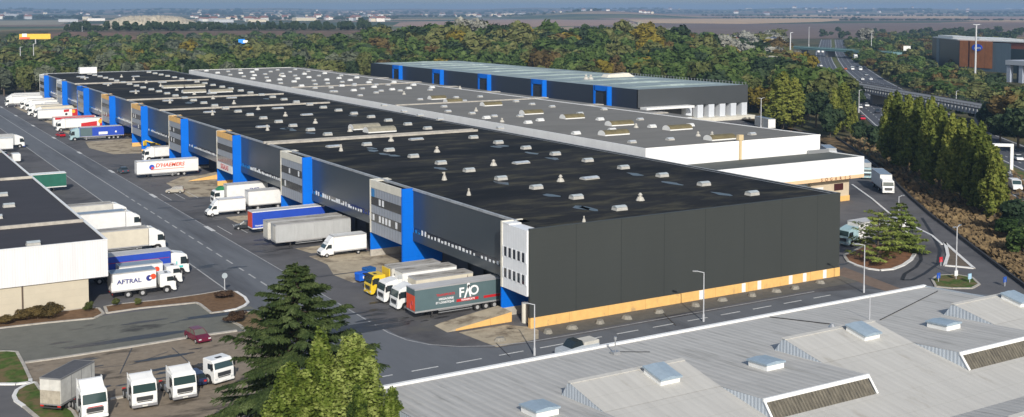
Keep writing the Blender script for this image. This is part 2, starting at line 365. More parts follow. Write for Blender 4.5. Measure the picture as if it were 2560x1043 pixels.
# lower left: access road, verges, worn lot
X = lambda *p: [at(x, y) for x, y in p]
sheet('access_road', [(-30, 136.4), (42.5, 136.4), (47, 140), (47, 147), (41.5, 146), (41.5, 152), (-30, 152.6)], .01, asph2)
sheet('parking_lot', [(16, 104), (46, 104), (46, 132), (42.3, 136.0), (16.8, 136.0), (17.2, 128), (18, 116)], .012, dirt)
kb = MB()
def kerb(mb, pts, w=.35, h=.14, z=0, m=0):
    for a, b in zip(pts[:-1], pts[1:]):
        d = Vector((b[0]-a[0], b[1]-a[1], 0)); n = Vector((-d.y, d.x, 0)).normalized()*w/2
        p = [Vector((*a, z))-n, Vector((*b, z))-n, Vector((*b, z))+n, Vector((*a, z))+n]
        i = len(mb.v); mb.v += [tuple(q) for q in p]+[(q.x, q.y, z+h) for q in p]
        mb.f += [(i+4, i+5, i+6, i+7), (i, i+1, i+5, i+4), (i+1, i+2, i+6, i+5), (i+2, i+3, i+7, i+6), (i+3, i, i+4, i+7)]; mb.m += [m]*5
def island(pts, m, name, white_seg=None, w=.35):
    """raised verge with a kerb round it"""
    top = MB(); n = len(pts)
    top.quad(*[(p[0], p[1], .13) for p in pts]); o = top.build(name, m)
    if o.data.polygons[0].normal.z < 0: o.data.flip_normals()
    tag(o, kind='structure')
    a = MB(); kerb(a, list(pts)+[pts[0]], w, .15); k = a.build('kerb', kerbm); tag(k, kind='structure')
    if white_seg:
        c = MB(); kerb(c, [pts[i % n] for i in white_seg], w+.06, .16); tag(c.build('kerb', kerbw), kind='structure')
island([(-30, 152.7), (16.5, 152.7), at(120, 808), at(235, 797), (29.2, 153.0), (29.2, 156), (28.2, 156.9), (-30, 156.9)], soil, 'verge')
island(X((268, 784), (350, 772), (430, 764), (490, 758), (500, 762), (528, 784), (560, 780), (592, 774), (612, 765), (620, 758), (612, 745), (590, 731), (560, 728), (500, 738), (400, 752), (300, 762), (262, 768)), soil, 'verge', white_seg=[6, 7, 8, 9, 10, 11])
kk = MB(); kerb(kk, X((62, 908), (150, 896), (330, 868), (470, 845), (592, 828)), .5, .15); kerb(kk, [(20.6, 118.4), (24.6, 118.8)], .5); kerb(kk, [(26.6, 119.1), (28.6, 119.3)], .5); tag(kk.build('kerb', kerbm), kind='structure')
island(X((-40, 882), (20, 880), (42, 882), (60, 915), (76, 950), (76, 958), (40, 962), (-40, 962)), gras, 'verge', white_seg=[4, 5, 6, 7])
island(X((88, 958), (62, 966), (42, 978), (35, 992), (40, 1004), (60, 1018), (110, 1060), (200, 1060), (182, 1030), (100, 975)), gras, 'verge', white_seg=[0, 1, 2, 3, 4, 5])
island(X((588, 785), (640, 780), (720, 850), (760, 930), (700, 900), (640, 850), (600, 815), (570, 800)), dryg, 'verge')
# markings of the yard road
mk = MB()
mk.box(46.75, 46.95, 156, 560, .014, .02)
mk.box(52.55, 52.75, 250, 560, .014, .02)
y = 134
while y < 250: mk.box(52.5, 52.76, y, y+3.2, .014, .02); y += 5.6
tag(mk.build('lane_lines', M('road_paint_grey', (.42, .42, .41), .8, noise=.25, nscale=1.2, space='World')), kind='structure')
mk = MB(); mk.box(57.6, 57.78, 126, 560, .014, .018)
arc = [(57.7, 126), (58.3, 122), (59.8, 119), (62.5, 116.4), (66, 114.6), (71, 113.7), (80, 113.6), (118, 113.6)]
for a, b in zip(arc[:-1], arc[1:]): kerb(mk, [a, b], .2, .004, .012)
for i in range(0, 9): 
    pass
tag(mk.build('edge_line', linefaint), kind='structure')
mk = MB()
for i in range(-1, 9):
    y = 203.3+42.35*i
    if i >= 0: mk.box(57.25, 58.0, y-2.6, y+2.6, .022, .03)
x = 48
while x < 118: mk.box(x, x+3.3, 110.9, 111.12, .014, .02); x += 5.6
y = 0
for x0 in (59.5, 62.3, 65.1):
    for yb in (238, 196): mk.box(x0, x0+.12, yb, yb+9, .014, .018)
tag(mk.build('bay_markings', line), kind='structure')
# concrete aprons in front of the docks
cp = MB()
apr = [[(66.2, 113.9), (72.2, 114.2), (74.8, 118.3), (72, 121.5), (65.2, 121.6)], [(64, 152), (70, 151.5), (77, 155), (80, 160), (80, 168), (70, 172.8), (64.8, 172), (65.2, 165), (63.4, 158)],
       [(66, 174), (72, 173.5), (72, 179), (65, 179)], [(66, 186.6), (72, 186.8), (76, 200), (74, 213), (63.5, 213), (63.6, 203)],
       [(63.8, 240), (69, 238), (80, 244), (80, 258), (76, 271), (70, 270), (64.4, 262)], [(65, 322), (80, 318), (80, 358), (64, 357), (62, 340)], [(64, 364), (79, 364), (79, 395), (63, 395)], [(64, 400), (79, 400), (79, 500), (62, 500)]]
for k, p in enumerate(apr): cp.quad(*[(x, y, .012+.0*k) for x, y in p])
for o in [cp.build('concrete_apron', conc)]:
    tag(o, kind='structure')
    for p in o.data.polygons:
        if p.normal.z < 0: p.flip()
sheet('pavement', [(74.2, 114.4), (128, 114.4), (128.4, 118.4), (74.2, 118.4)], .02, M('pavement_asphalt', srgb(96, 93, 86), .9, noise=.2, nscale=1., space='World'))
# right-hand lot: islands, tracks
island(X((2120, 655), (2140, 664), (2170, 673), (2200, 677), (2232, 674), (2258, 664), (2278, 650), (2288, 634), (2280, 622), (2240, 612), (2170, 612), (2110, 640)), M('island_bark', (.19, .085, .035), .95, noise=.4, nscale=1., space='World'), 'verge', white_seg=[0, 1, 2, 3, 4, 5, 6, 7], w=.5)
island(X((2362, 608), (2367, 625), (2370, 640), (2362, 665), (2395, 668), (2434, 672), (2400, 642)), M('island_brown', (.13, .10, .07), .95, noise=.3, nscale=1., space='World'), 'verge', white_seg=[0, 1, 2, 3, 4, 5, 6, 0], w=.45)
island(X((2330, 700), (2345, 690), (2390, 688), (2430, 695), (2448, 712), (2430, 722), (2380, 722), (2340, 718)), gras, 'verge')
kk = MB(); kerb(kk, X((2130, 462), (2180, 498), (2230, 540), (2290, 570), (2330, 590), (2355, 612)), .4, .14); tag(kk.build('kerb', kerbw), kind='structure')
kk = MB(); 
for a, b in zip(lot_edge[:-1], lot_edge[1:]): kerb(kk, [a, b], .35, .5)
tag(kk.build('kerb', M('dark_kerb', (.03, .03, .032), .8)), kind='structure')
sheet('footpath', X((2085, 685), (2110, 668), (2300, 740), (2250, 740)), .012, M('path_brownish', srgb(118, 100, 86), .9, noise=.2, nscale=1., space='World'))
tk = MB()
def track(pts, w):
    P = [at(*p) for p in pts]
    for a, b in zip(P[:-1], P[1:]): kerb(tk, [a, b], w, .003, .02)
track([(2305, 545), (2330, 585), (2350, 625), (2345, 660), (2310, 685), (2280, 700), (2255, 700), (2262, 685), (2290, 668), (2303, 650), (2300, 632)], .55)
tag(tk.build('tyre_marks', M('skid_marks', (.02, .02, .022), .6)), kind='structure')

# dark stains, long dark streaks and cracks on the ground
sr = random.Random(8); tk = MB()
for (x, y, n) in [(63, 131, 9), (62, 137, 7), (64, 183, 6), (61, 215, 5), (60, 232, 6), (62, 262, 5), (61, 300, 6), (44, 190, 6), (48, 172, 5), (41, 143, 4), (25, 128, 5), (33, 126, 5), (130, 128, 5), (27, 144, 4)]:
    for k in range(n):
        px_, py_ = x+sr.uniform(-5, 5), y+sr.uniform(-6, 6); r0 = sr.uniform(.35, 1.1); m_ = 9; a0 = sr.uniform(0, 3)
        tk.quad(*[(px_+r0*sr.uniform(.6, 1.3)*1.9*math.cos(2*math.pi*q/m_), py_+r0*sr.uniform(.5, 1.2)*.5*math.sin(2*math.pi*q/m_), .024+.0005*k) for q in range(m_)])
for (x0, y0, L_, w_) in [(45, 131, 18, .9), (50, 136.2, 13, .35), (47, 128.6, 15, 1.3), (38, 145, 9, .8), (30, 146.5, 6, .4), (22, 139.6, 16, 1.0), (60, 158, 9, .3), (28, 130.2, 7, .5)]:
    m_ = 16; tk.quad(*[(x0+L_/2+L_/2*math.cos(2*math.pi*q/m_), y0+w_*sr.uniform(.6, 1.3)*math.sin(2*math.pi*q/m_), .03) for q in range(m_)])
for a, b in [((1240, 858), (1275, 893)), ((1655, 780), (1690, 815)), ((150, 930), (330, 912)), ((330, 912), (420, 880)), ((300, 935), (330, 870)), ((200, 905), (230, 940)), ((430, 870), (470, 905))]:
    kerb(tk, [at(*a), at(*b)], .12, .003, .03)
tag(tk.build('stains_and_streaks', M('dark_ground_mark', (.028, .028, .03), .45)), kind='structure')
# ------------------------------------------------------------------ main dark warehouse
roofm = M('bitumen_roof', srgb(39, 39, 40), .95, noise=.25, nscale=.12, stretch=(.35, 1.2, 1), spec=.12, contrast=1.2)
overlay(roofm, srgb(74, 71, 58), .22, .48, .68, stretch=(.6, 1.6, 1), seed=2); overlay(roofm, srgb(52, 53, 54), 2.2, .55, .7, stretch=(.5, 1.5, 1), seed=9)
overlay(roofm, srgb(25, 27, 30), .1, .5, .6, stretch=(.3, 1, 1), seed=6)
clad = M('dark_cladding', srgb(66, 70, 70), .42, metal=.0, noise=.05, nscale=.25, spec=.5, stretch=(1, 1, .2))
cladw = M('dark_cladding_end', srgb(60, 63, 61), .55, noise=.07, nscale=.12, spec=.3, stretch=(1, 1, .25)); seams(cladw, 'X', 7.15, (.66, .66, .66), .017); seams(cladw, 'Z', 1.0, (.93, .93, .93), .05)
cladf = M('dark_cladding_front', srgb(58, 66, 72), .3, noise=.06, nscale=.3, spec=.6); seams(cladf, 'Y', 1.05, (.8, .8, .8), .07)
flash = M('roof_flashing', (.33, .35, .37), .5, noise=.3, nscale=.8)
jointm = M('joint_capping', (.42, .39, .34), .7, noise=.3, nscale=.9)
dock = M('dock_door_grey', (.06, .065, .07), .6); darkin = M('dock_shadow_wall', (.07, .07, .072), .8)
winw = M('window_blind', (.8, .82, .84), .4, noise=.15, nscale=2.); winb = M('window_blue', (.02, .19, .45), .3); wind = M('window_dark', (.03, .035, .045), .12, spec=.7); winn = M('window_navy', (.01, .03, .2), .4)
offp = M('office_panel_grey', srgb(150, 156, 166), .5, noise=.08, nscale=.8); ribs(offp, 'Y', 1.0, .05, .35)
offw = M('office_panel_white', srgb(228, 230, 232), .5, noise=.05, nscale=.8); ribs(offw, 'Y', .6, .02, .08, .4)
XF, XC, XE = 73.4, 75.2, 128.2; YS, YN, ZR = 118.5, 511., 12.5; PITCH = 42.57; Y0 = 155.0
A = thing('warehouse', 'long dark grey warehouse with blue fins and a black flat roof', 'warehouse', (XF, YS, 0))
def LB(): return MB()
def put(mb, name, mats, par, lab=None, org=(XF, YS, 0)):
    mb.v = [(x-org[0], y-org[1], z-org[2]) for x, y, z in mb.v]
    o = mb.build(name, mats, par)
    if lab: o['label'] = lab
    return o
put(LB().box(XC+.05, XE, YS+.3, YN, 12.35, ZR), 'roof', roofm, A)
put(LB().box(XC-.12, XC+.25, YS+6, YN, 12.3, 12.62).box(XE-.25, XE+.05, YS+.3, YN, 12.3, 12.56).box(XE-1.4, XE-1.25, YS+.3, YN, 12.4, 12.53).box(XC, XE, YN-.3, YN, 12.3, 12.75), 'roof_edge', flash, A)
put(LB().box(XF+.25, XE, YS, YS+.35, 1.3, 12.45).box(XF+.25, XE+.02, YS-.02, YS+.4, 12.45, 12.58), 'end_wall', cladw, A)
pl = LB().box(XF+.3, XE+.1, YS-.06, YS+.5, 0, 1.32); put(pl, 'plinth', orange, A, 'ochre painted plinth of the end wall')
for px in (2060, 2010, 1975, 1897, 1858, 1752): 
    x = at(px, 745)[0]*118.5/at(px, 745)[1]; put(LB().box(x-.35, x+.35, YS-.085, YS-.05, .05, 1.3), 'plinth_patch', white, A)
put(LB().box(XE-.35, XE, YS+.35, YN, 0, 12.3), 'side_wall', clad, A); put(LB().box(XC, XE, YN-.35, YN, 0, 12.3), 'side_wall', clad, A)
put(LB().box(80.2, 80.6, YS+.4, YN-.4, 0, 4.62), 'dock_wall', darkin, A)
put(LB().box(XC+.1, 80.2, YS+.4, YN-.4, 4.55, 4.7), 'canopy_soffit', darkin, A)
wr = random.Random(3)
def upper(y0, y1, i):
    o = put(LB().box(XC, XC+.3, y0, y1, 6.62, 12.35), 'cladding', cladf, A)
    put(LB().box(XC-.12, XC+.4, y0, y1, 4.55, 5.82), 'canopy_band', cladf, A)
    w = LB().box(XC+.06, XC+.2, y0, y1, 5.82, 6.62, m=0); y = y1-.5
    while y > y0+.3:
        k = wr.random(); hh = wr.uniform(.25, .8); z = (y1-y)/(y1-y0); mm = None
        if z < .16: mm = 2 if k < .5 else 1
        elif i == 1 and z < .6: mm = 1
        elif i == 1 and z > .75: mm = 3
        elif i == 2 and .16 < z < .42: mm = 1
        elif k < .97: mm = 1; hh = wr.uniform(.3, .5)
        if mm: w.box(XC+.02, XC+.07, y-wr.uniform(.35, .6 if not (i in (1, 2) and z < .6) else .95), y, 5.83, 5.83+hh, m=mm)
        y -= 1.08
    put(w, 'window_strip', [wind, winw, winb, winn], A)
    for j in range(5):
        ya = y0+2+j*(y1-y0-6)/5
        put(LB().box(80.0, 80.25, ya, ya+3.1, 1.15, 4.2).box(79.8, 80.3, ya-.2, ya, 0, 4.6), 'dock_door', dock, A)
fins = [Y0+PITCH*i for i in range(9)]
capc = [cream, cream, orange, orange, orange, orange, blue, white, white]; offl = 12.0
def office(y0, y1, cap, i):
    if i < 0: pm = offw
    else: pm = offp
    B = put(LB().box(XF, XC+.4, y0, y1, 4.0, 11.35 if i >= 0 else 12.35), 'office_front', pm, A)
    cb = LB().box(XF-.08, XC+1.3, y1-.35, y1+.02, 4.0, 12.6)
    put(cb, 'office_edge', cream if i != 6 else blue, A)
    if i >= 0: put(LB().box(XF-.06, XF+.3, y0, y1-.35, 11.35, 12.55).box(XF+.3, XC+1.3, y1-1.6, y1-.35, 12.4, 12.56), 'office_cap', cap, A)
    else: put(LB().box(XF-.04, XC+1.5, y1-2, y1-.3, 12.36, 12.5), 'office_cap', white, A)
    for zb, zt in (((8.6, 9.95), (5.9, 7.3)) if i >= 0 else ((8.2, 9.4), (5.4, 6.6))):
        w = LB().box(XF-.03, XF+.1, y0+.2, y1-.45, zb, zt, m=0); n = 9 if i >= 0 else 5; st = (y1-y0-.8)/n
        for k in range(n+1):
            if i < 0: w.box(XF-.07, XF+.02, y0+.05+k*st, y0+.42+k*st, zb-.05, zt+.05, m=1)
            elif wr.random() < (.75 if (zb < 8 and i == 0) else .12): w.box(XF-.05, XF+.02, y0+.3+k*st, y0+.3+k*st+st*.55, zb+.25, zt-.15, m=2)
        if i >= 0:
            for k in range(n+1): w.box(XF-.045, XF+.02, y0+.2+k*st, y0+.24+k*st, zb, zt, m=0)
        put(w, 'window', [wind if i < 0 else M('window_brownish', (.06, .058, .055), .15, spec=.7), offw if i < 0 else galv, winw], A)
    put(LB().box(XF+.02, 80.1, y1-.05, y1+.15, 1.1, 4.05).box(79.5, 80.2, y0, y1, 1.1, 4.3), 'blue_wall', blue, A)
    put(LB().box(XF, 80.1, y1-.06, y1+.2, 0, 1.1), 'wall_base', kerbm if i < 2 else orange, A)
for i, y in enumerate(fins):
    fin = LB().box(XF-.06, XC+.02, y-.2, y+.16, .0, 12.62).box(XC+.02, 80.15, y-.2, y+.16, .9, 4.6)
    put(fin, 'blue_fin', blue, A); put(LB().box(XF-.08, 80.15, y-.22, y+.18, -.0, .5), 'wall_base', kerbm if i < 4 else orange, A)
    office(y+.2, y+offl, capc[i], i)
office(YS+.4, 125.2, white, -1)
ups = [(125.3, fins[0]-.2, 0)]+[(fins[i]+offl+.05, fins[i+1]-.2, i+1) for i in range(8)]+[(fins[8]+offl+.05, YN, 9)]
for a, b, i in ups: upper(a, b, i)
put(LB().box(XF-.12, XF-.06, 165.2, 166.3, 9.95, 11.2), 'light_blue_panel', winb, A)
s = put(LB().box(XF-.12, XF-.02, fins[2]+.4, fins[2]+11.4, 4.1, 5.7), 'sign_board', white, A)
text('sign_lettering', 'SIGALAS', 1.5, (XF-.14-XF, fins[2]+5.9-YS, 4.95), (RY(90), 0, RY(-90)), M('sign_red', (.5, .04, .05), .5), A)
# red/white poster in window strip, pier pipe, roof gear
put(LB().cyl((74.6, 121.2, 0), .45, 2.6), 'bollard_post', cream, A)
def skylight_mesh(w=1.85, d=1.3, h=.42, dome=.22, hi=0):
    mb = LB()
    mb.prism([(-w/2, 0), (w/2, 0), (w/2-.1, h), (-w/2+.1, h)], -d/2, d/2, 'y', 0)
    n = 6
    for k in range(n):
        a0, a1 = k/n, (k+1)/n; y0, y1 = (-d/2+.04)+(d-.08)*a0, (-d/2+.04)+(d-.08)*a1; z0, z1 = h+.03+dome*math.sin(math.pi*a0), h+.03+dome*math.sin(math.pi*a1)
        mb.quad((-w/2+.05, y0, z0), (w/2-.05, y0, z0), (w/2-.05, y1, z1), (-w/2+.05, y1, z1), m=1)
        mb.quad((-w/2+.05, y0, h), (-w/2+.05, y1, h), (-w/2+.05, y1, z1), (-w/2+.05, y0, z0), m=1); mb.quad((w/2-.05, y0, h), (w/2-.05, y1, h), (w/2-.05, y1, z1), (w/2-.05, y0, z0), m=1)
    return mb
domem = M('skylight_dome', (.4, .44, .45), .25, noise=.2, nscale=1.5); curb = M('skylight_curb', (.43, .42, .39), .7, noise=.2, nscale=2)
ventm = M('vent_cream', (.46, .44, .39), .7, noise=.2, nscale=2.)
def proto(mb, name, mats): o = mb.build(name, mats); me = o.data; bpy.data.objects.remove(o); return me
sky_me = proto(skylight_mesh(), 'skylight', [curb, domem]); hatch_me = proto(skylight_mesh(3.0, 1.6, .18, .22), 'roof_hatch', [curb, M('hatch_polycarbonate', (.42, .46, .5), .3, noise=.3, nscale=1.5)])
vm = LB().cyl((0, 0, 0), .95, .75, r2=.55, n=8).cyl((0, 0, .75), .3, .35, n=8).cyl((0, 0, 1.1), .5, .45, r2=.18, n=8); vent_me = proto(vm, 'roof_vent', ventm)
vm2 = LB().cyl((0, 0, 0), .45, .7, r2=.25, n=8).cyl((0, 0, .6), .16, .6, n=6).box(-.35, .1, -.12, .12, 1.1, 1.3); vent2_me = proto(vm2, 'pipe_vent', ventm)
def place(me, x, y, z, par, org, rz=0, sc=1, kind=None):
    o = bpy.data.objects.new(me.name.split('.')[0], me); C.objects.link(o); o.parent = par; o.location = (x-org[0], y-org[1], z-org[2]); o.rotation_euler.z = rz; o.scale = (sc, sc, sc); return o
OA = (XF, YS, 0)
for k in range(36):
    y = 124.1+10.66*k
    if y > 506: break
    for x in (91.5, 115.8):
        if abs(y-221.5) > 2.2: place(sky_me, x+wr.uniform(-.15, .15), y, ZR, A, OA, wr.uniform(-.04, .04))
for k in range(17):
    y = 128.6+21.35*k
    place(vent_me, 98.7, y+wr.uniform(-.5, .5), ZR, A, OA, 0, .7)
    if k % 3: place(hatch_me, 104.3, 171+21.35*(k-2)+wr.uniform(-.5, .5), ZR, A, OA, .05)
for k in range(8):
    place(vent2_me, 83.5, 160.5+43.2*k, ZR, A, OA); place(hatch_me, 84.8, 210.6+43.5*k if k < 7 else 480, ZR, A, OA, .05)
place(vent2_me, 79.7, 145.4, ZR, A, OA, 1, .8); place(vent2_me, 82.4, 119.4, ZR, A, OA, 1, .6)
for yj, ww in ((221.2, .9), (223.2, .7), (309.5, 1.0), (349, 1.0), (434, 1.2)):
    mb = LB().box(74.6, 123.4, yj-ww/2, yj+ww/2, ZR, ZR+.42)
    put(mb, 'expansion_joint', jointm, A)
pd = random.Random(2); pm_ = M('roof_puddle_film', (.012, .014, .018), .3, spec=.45)
for k in range(26):
    x0 = pd.choice([91.5, 115.8])+pd.uniform(-3.5, -1.0); y0 = 124+10.66*pd.choice([0, 1, 2, 3, 4, 5, 6, 7, 8, 9, 10, 11, 13, 15, 17, 19])+pd.uniform(2, 8); n = 11; q = MB()
    q.quad(*[(x0+pd.uniform(.5, 1.1)*1.1*math.cos(2*math.pi*j/n), y0+pd.uniform(.5, 1.1)*2.4*math.sin(2*math.pi*j/n), ZR+.006) for j in range(n)]); put(q, 'roof_puddle', pm_, A)
def barrel(x, y, w, l, z, par, org, name='barrel_skylight', endm=None, rr=None, along='x'):
    """vaulted rooflight with white half-round ends"""
    n = 8; mb = LB(); r = w/2; hh = r*.62
    for k in range(n):
        a, b = math.pi*k/n, math.pi*(k+1)/n
        p = lambda t: (y-r*math.cos(t), z+.25+hh*math.sin(t))
        (ya, za), (yb, zb) = p(a), p(b)
        mb.quad((x-l/2, ya, za), (x+l/2, ya, za), (x+l/2, yb, zb), (x-l/2, yb, zb), m=0)
    for e in (-1, 1):
        mb.quad(*[(x+e*l/2, y-r*math.cos(math.pi*k/n), z+.25+hh*math.sin(math.pi*k/n)) for k in range(n+1)], m=1)
    mb.box(x-l/2, x+l/2, y-r, y+r, z, z+.24, m=1)
    return put(mb, name, [rr or M('old_glazing', (.27, .25, .19), .6, noise=.3, nscale=1.), white], par, org=org)
barrel(103.8, 239, 3.2, 6.8, ZR, A, OA); barrel(104.2, 231.5, 3.2, 6.8, ZR, A, OA)
for (x, y) in ((101, 398), (108, 398), (101, 372), (109, 369)): barrel(x, y, 2.6, 7.5, ZR, A, OA)
put(LB().box(89, 96, YN-6, YN-3, ZR, ZR+2.6), 'plant_room', white, A)
# concrete ramp with ochre side beside the nearest dock
rp = thing('loading_ramp', 'concrete wedge ramp with ochre side beside the grey trailer', 'ramp', (64, 124, 0))
mb = LB().prism([(0, 0), (9.3, 0), (9.3, 1.3), (1, .25)], -1.6, 1.9, 'y'); mb.build('slab', conc, rp); LB().prism([(1.2, .02), (9.3, .02), (9.3, 1.25), (1.2, .24)], -1.66, -1.6, 'y').build('side_panel', orange, rp)
rp = thing('loading_ramp', 'low ochre sided ramp at the foot of the third blue fin', 'ramp', (69.5, 264, 0))
mb = LB().prism([(0, 0), (7.5, 0), (7.5, 1.2), (1, .25)], -1.6, 1.9, 'y'); mb.build('slab', conc, rp); LB().prism([(0, 0), (7.5, 0), (7.5, 1.15), (1, .2)], -1.66, -1.6, 'y').build('side_panel', orange, rp)
# precast blocks along the end wall
bm_ = LB().cyl((0, 0, 0), .95, .5, n=8, r2=.62); blk = bm_.build('concrete_block', M('block_concrete', (.26, .24, .2), .9, noise=.3, nscale=3.))
for i, px in enumerate([1250, 1370, 1430, 1500, 1567, 1648, 1738, 1806, 1880, 1940, 1988, 2050]):
    y0 = [852, 832, 822, 808, 797, 782, 765, 752, 740, 730, 722, 708][i]; o = blk if i == 0 else blk.copy()
    if i: C.objects.link(o)
    o.location = (*at(px, y0), 0); o.rotation_euler.z = i*1.3; o.scale = (.85, .65, .85)
    tag(o, 'low round concrete block in the row along the dark end wall', 'block', 'concrete blocks along the end wall')
blk['label'] = 'low round concrete block alone by the ramp corner'; blk['group'] = 'concrete blocks along the end wall'
# ------------------------------------------------------------------ grey-roofed white warehouse
groof = M('gravel_roof', srgb(120, 118, 113), .9, noise=.14, nscale=.15, spec=.2, stretch=(.4, 1.2, 1))
wclad = M('white_cladding', (.88, .88, .87), .5, noise=.07, nscale=.3, stretch=(1, 1, .3)); seams(wclad, 'X', 1.2, (.93, .93, .93), .03); seams(wclad, 'Y', 1.2, (.93, .93, .93), .03)
GX, GE, GS, GN, GZ = 134., 181., 173.3, 501., 13.; OG = (GX, GS, 0)
G = thing('warehouse', 'long white warehouse with a brownish grey gravel roof full of rooflights', 'warehouse', OG)
put(LB().box(GX+.3, GE-.3, GS+.3, GN-.3, 12.7, 12.86).box(GE-.3, 187, 222, GN, 12.5, 12.72), 'roof', groof, G, org=OG)
put(LB().box(GX, GX+.3, GS, GN, 0, GZ).box(GE-.3, GE, GS, GN, 0, GZ).box(GX+.3, GE-.3, GN-.3, GN, 0, GZ), 'side_wall', wclad, G, org=OG)
put(LB().box(GX+.3, GE-.3, GS, GS+.3, 0, GZ).box(GX-.03, GE+.03, GS-.06, GS-.01, 12.7, 13.08), 'end_wall', wclad, G, org=OG)
put(LB().box(157.9, 158.4, GS-.35, GS-.05, 9.2, 14).box(157.6, 158.8, GS-.4, GS+.4, 13.2, 14.3), 'ochre_duct', M('pale_ochre', (.6, .47, .27), .7), G, org=OG)
def gat(x, y): return at(x, y, 12.9)
dm2 = [proto(skylight_mesh(1.6, 1.2, .3, .25), 'skylight', [curb, M('skylight_grey', (.45, .48, .5), .3)]), proto(skylight_mesh(1.8, 1.4, .22, .42), 'skylight', [white, M('dome_white', (.6, .61, .6), .4)])]
gs = [(1320, 308, 1), (1500, 300, 1), (1440, 335, 1), (1580, 357, 0), (1675, 350, 0), (1600, 300, 0), (1300, 292, 0), (1235, 292, 0), (1180, 285, 0), (1120, 280, 0), (1780, 345, 1), (1880, 337, 0), (1530, 327, 1), (1630, 318, 1), (1725, 315, 1), (1250, 322, 0), (1216, 296, 1), (1350, 302, 1),
      (1110, 268, 0), (1050, 250, 0), (1230, 262, 0), (1160, 254, 0), (960, 265, 0), (1000, 228, 0), (940, 233, 0), (885, 215, 0), (940, 213, 0), (830, 230, 0), (900, 240, 0), (1140, 245, 0), (1200, 243, 0), (1075, 226, 0), (1290, 255, 0), (1330, 262, 0), (1380, 268, 0), (1450, 285, 0), (1510, 275, 0), (1010, 280, 0), (1050, 290, 0), (1100, 300, 0)]
for x, y, k in gs: p = gat(x, y); place(dm2[k], p[0], p[1], 12.86, G, OG)
gr = random.Random(5)
n = 0
for xx in (139, 146, 153, 160, 167, 175):
    yy = 340+gr.uniform(0, 8)
    while yy < 496:
        place(dm2[gr.random() < .5], xx+gr.uniform(-1, 1), yy, 12.86, G, OG); n += 1; yy += gr.uniform(13, 19)
for x, y, w in [(1320, 285, 8), (1422, 296, 8), (1540, 313, 9), (1525, 337, 9), (1685, 324, 9), (1790, 349, 9), (1085, 248, 7), (1220, 264, 8), (1125, 256, 7)]:
    p = gat(x, y); barrel(p[0]+1, p[1], 2.8, w*.72, 12.86, G, OG, rr=M('ochre_glazing', (.15, .125, .06), .6, noise=.3, nscale=1.))
for x, y in [(1590, 319), (1765+15, 340), (1745, 340), (1255, 305), (700, 190), (760, 185), (1150, 222), (1010, 236), (1190, 278)]: p = gat(x, y); place(vent_me, p[0], p[1], 12.86, G, OG, 0, .65)
for yj in (288, 372): put(LB().box(GX+.5, GE-.5, yj-.4, yj+.4, 12.85, 13.15), 'expansion_joint', jointm, G, org=OG)
rg = random.Random(12)
for k in range(9): put(LB().box(181.5, 186.8, 232+k*29, 235+k*29, 12.72, 12.95), 'edge_slab', jointm, G, org=OG)
# terrace wing with white overhanging fascia
T = thing('warehouse_wing', 'low white wing with greenish flat roof and cantilevered white fascia', 'building wing', (GX, 163.3, 0)); OT = (GX, 163.3, 0)
troof = M('green_grey_roof', srgb(76, 80, 76), .85, noise=.14, nscale=.5)
put(LB().box(134, 183.2, 163.6, GS-.07, 9.0, 9.15), 'roof', troof, T, org=OT)
put(LB().box(134, 183.5, 163.3, 163.6, 5.6, 9.3).box(183.2, 183.5, 163.6, 174.5, 5.6, 9.3), 'fascia', M('white_fascia', (.8, .8, .79), .5, noise=.04, nscale=.4), T, org=OT)
put(LB().box(134, 183.5, 163.27, 163.7, 4.9, 5.6), 'ochre_band', M('band_ochre_pale', srgb(226, 190, 150), .7, noise=.1, nscale=1), T, org=OT)
tx = 0
for k, ch in enumerate('SOGARIS'): text('sign_lettering', ch, .95, (171.2+k*1.35-GX, -.06, 5.22), (RY(90), 0, 0), M('letter_brown', (.2, .09, .05), .6), T)
put(LB().box(170, 181, 165, GS, 0, 4.9), 'office_wall', M('office_beige', srgb(196, 180, 155), .8, noise=.1, nscale=.6), T, org=OT)
put(LB().box(163, 170, 166, GS, 0, 4.9), 'garage_wall', M('pale_metal', (.5, .55, .57), .5), T, org=OT)
put(LB().box(176.6, 179.2, 164.9, 165.02, 2.4, 3.8), 'window', M('window_darkred', (.06, .02, .02), .2), T, org=OT)
put(LB().box(171, 173.4, 164.9, 165.02, .2, 3.4), 'door', white, T, org=OT)
put(LB().box(169.9, 181.15, 164.9, 165.05, 0, 1.1).box(181, 181.15, 165, GS, 0, 1.1), 'plinth', orange, T, org=OT)
for x, y in [(1755, 403), (1885, 392), (2003, 381)]: p = at(x, y, 9.3); place(hatch_me, p[0], p[1], 9.15, T, OT, 0, .8); 
put(LB().box(177, 183, 172.6, 173, 9.15, 9.9), 'duct', galv, T, org=OT)
# ------------------------------------------------------------------ second dark warehouse with green-grey roof
BX, BE, BS, BN = 236., 286.5, 310., 535.; OB = (BX, BS, 0)
Bw = thing('warehouse', 'dark warehouse with pale green sheet roof and blue portal frames', 'warehouse', OB)
br = M('pale_green_roof', srgb(136, 150, 150), .6, noise=.16, nscale=.12, stretch=(1.5, .3, 1)); overlay(br, srgb(168, 180, 178), .15, .55, .7, seed=1)
put(LB().box(BX+.2, BE-.2, BS+.2, BN-.2, 12.0, 12.2), 'roof', br, Bw, org=OB)
mb = LB()
for k in range(12):
    y = BS+10+k*18.5
    mb.prism([(BX+1, 12.2), (BX+25, 12.9), (BX+49, 12.2)], y, y+1.2, 'y')
put(mb, 'roof_ridges', br, Bw, org=OB)
put(LB().box(BX, BX+.2, BS, BN, 4.6, 12.3).box(BX+.01, BX+.3, BS, BN, 0, 2.2), 'long_wall', M('cladding_navy', srgb(42, 48, 58), .4, noise=.05, nscale=.2), Bw, org=OB)
put(LB().box(BX+.4, BX+.6, BS, BN, 2.2, 4.6), 'window_strip', wind, Bw, org=OB)
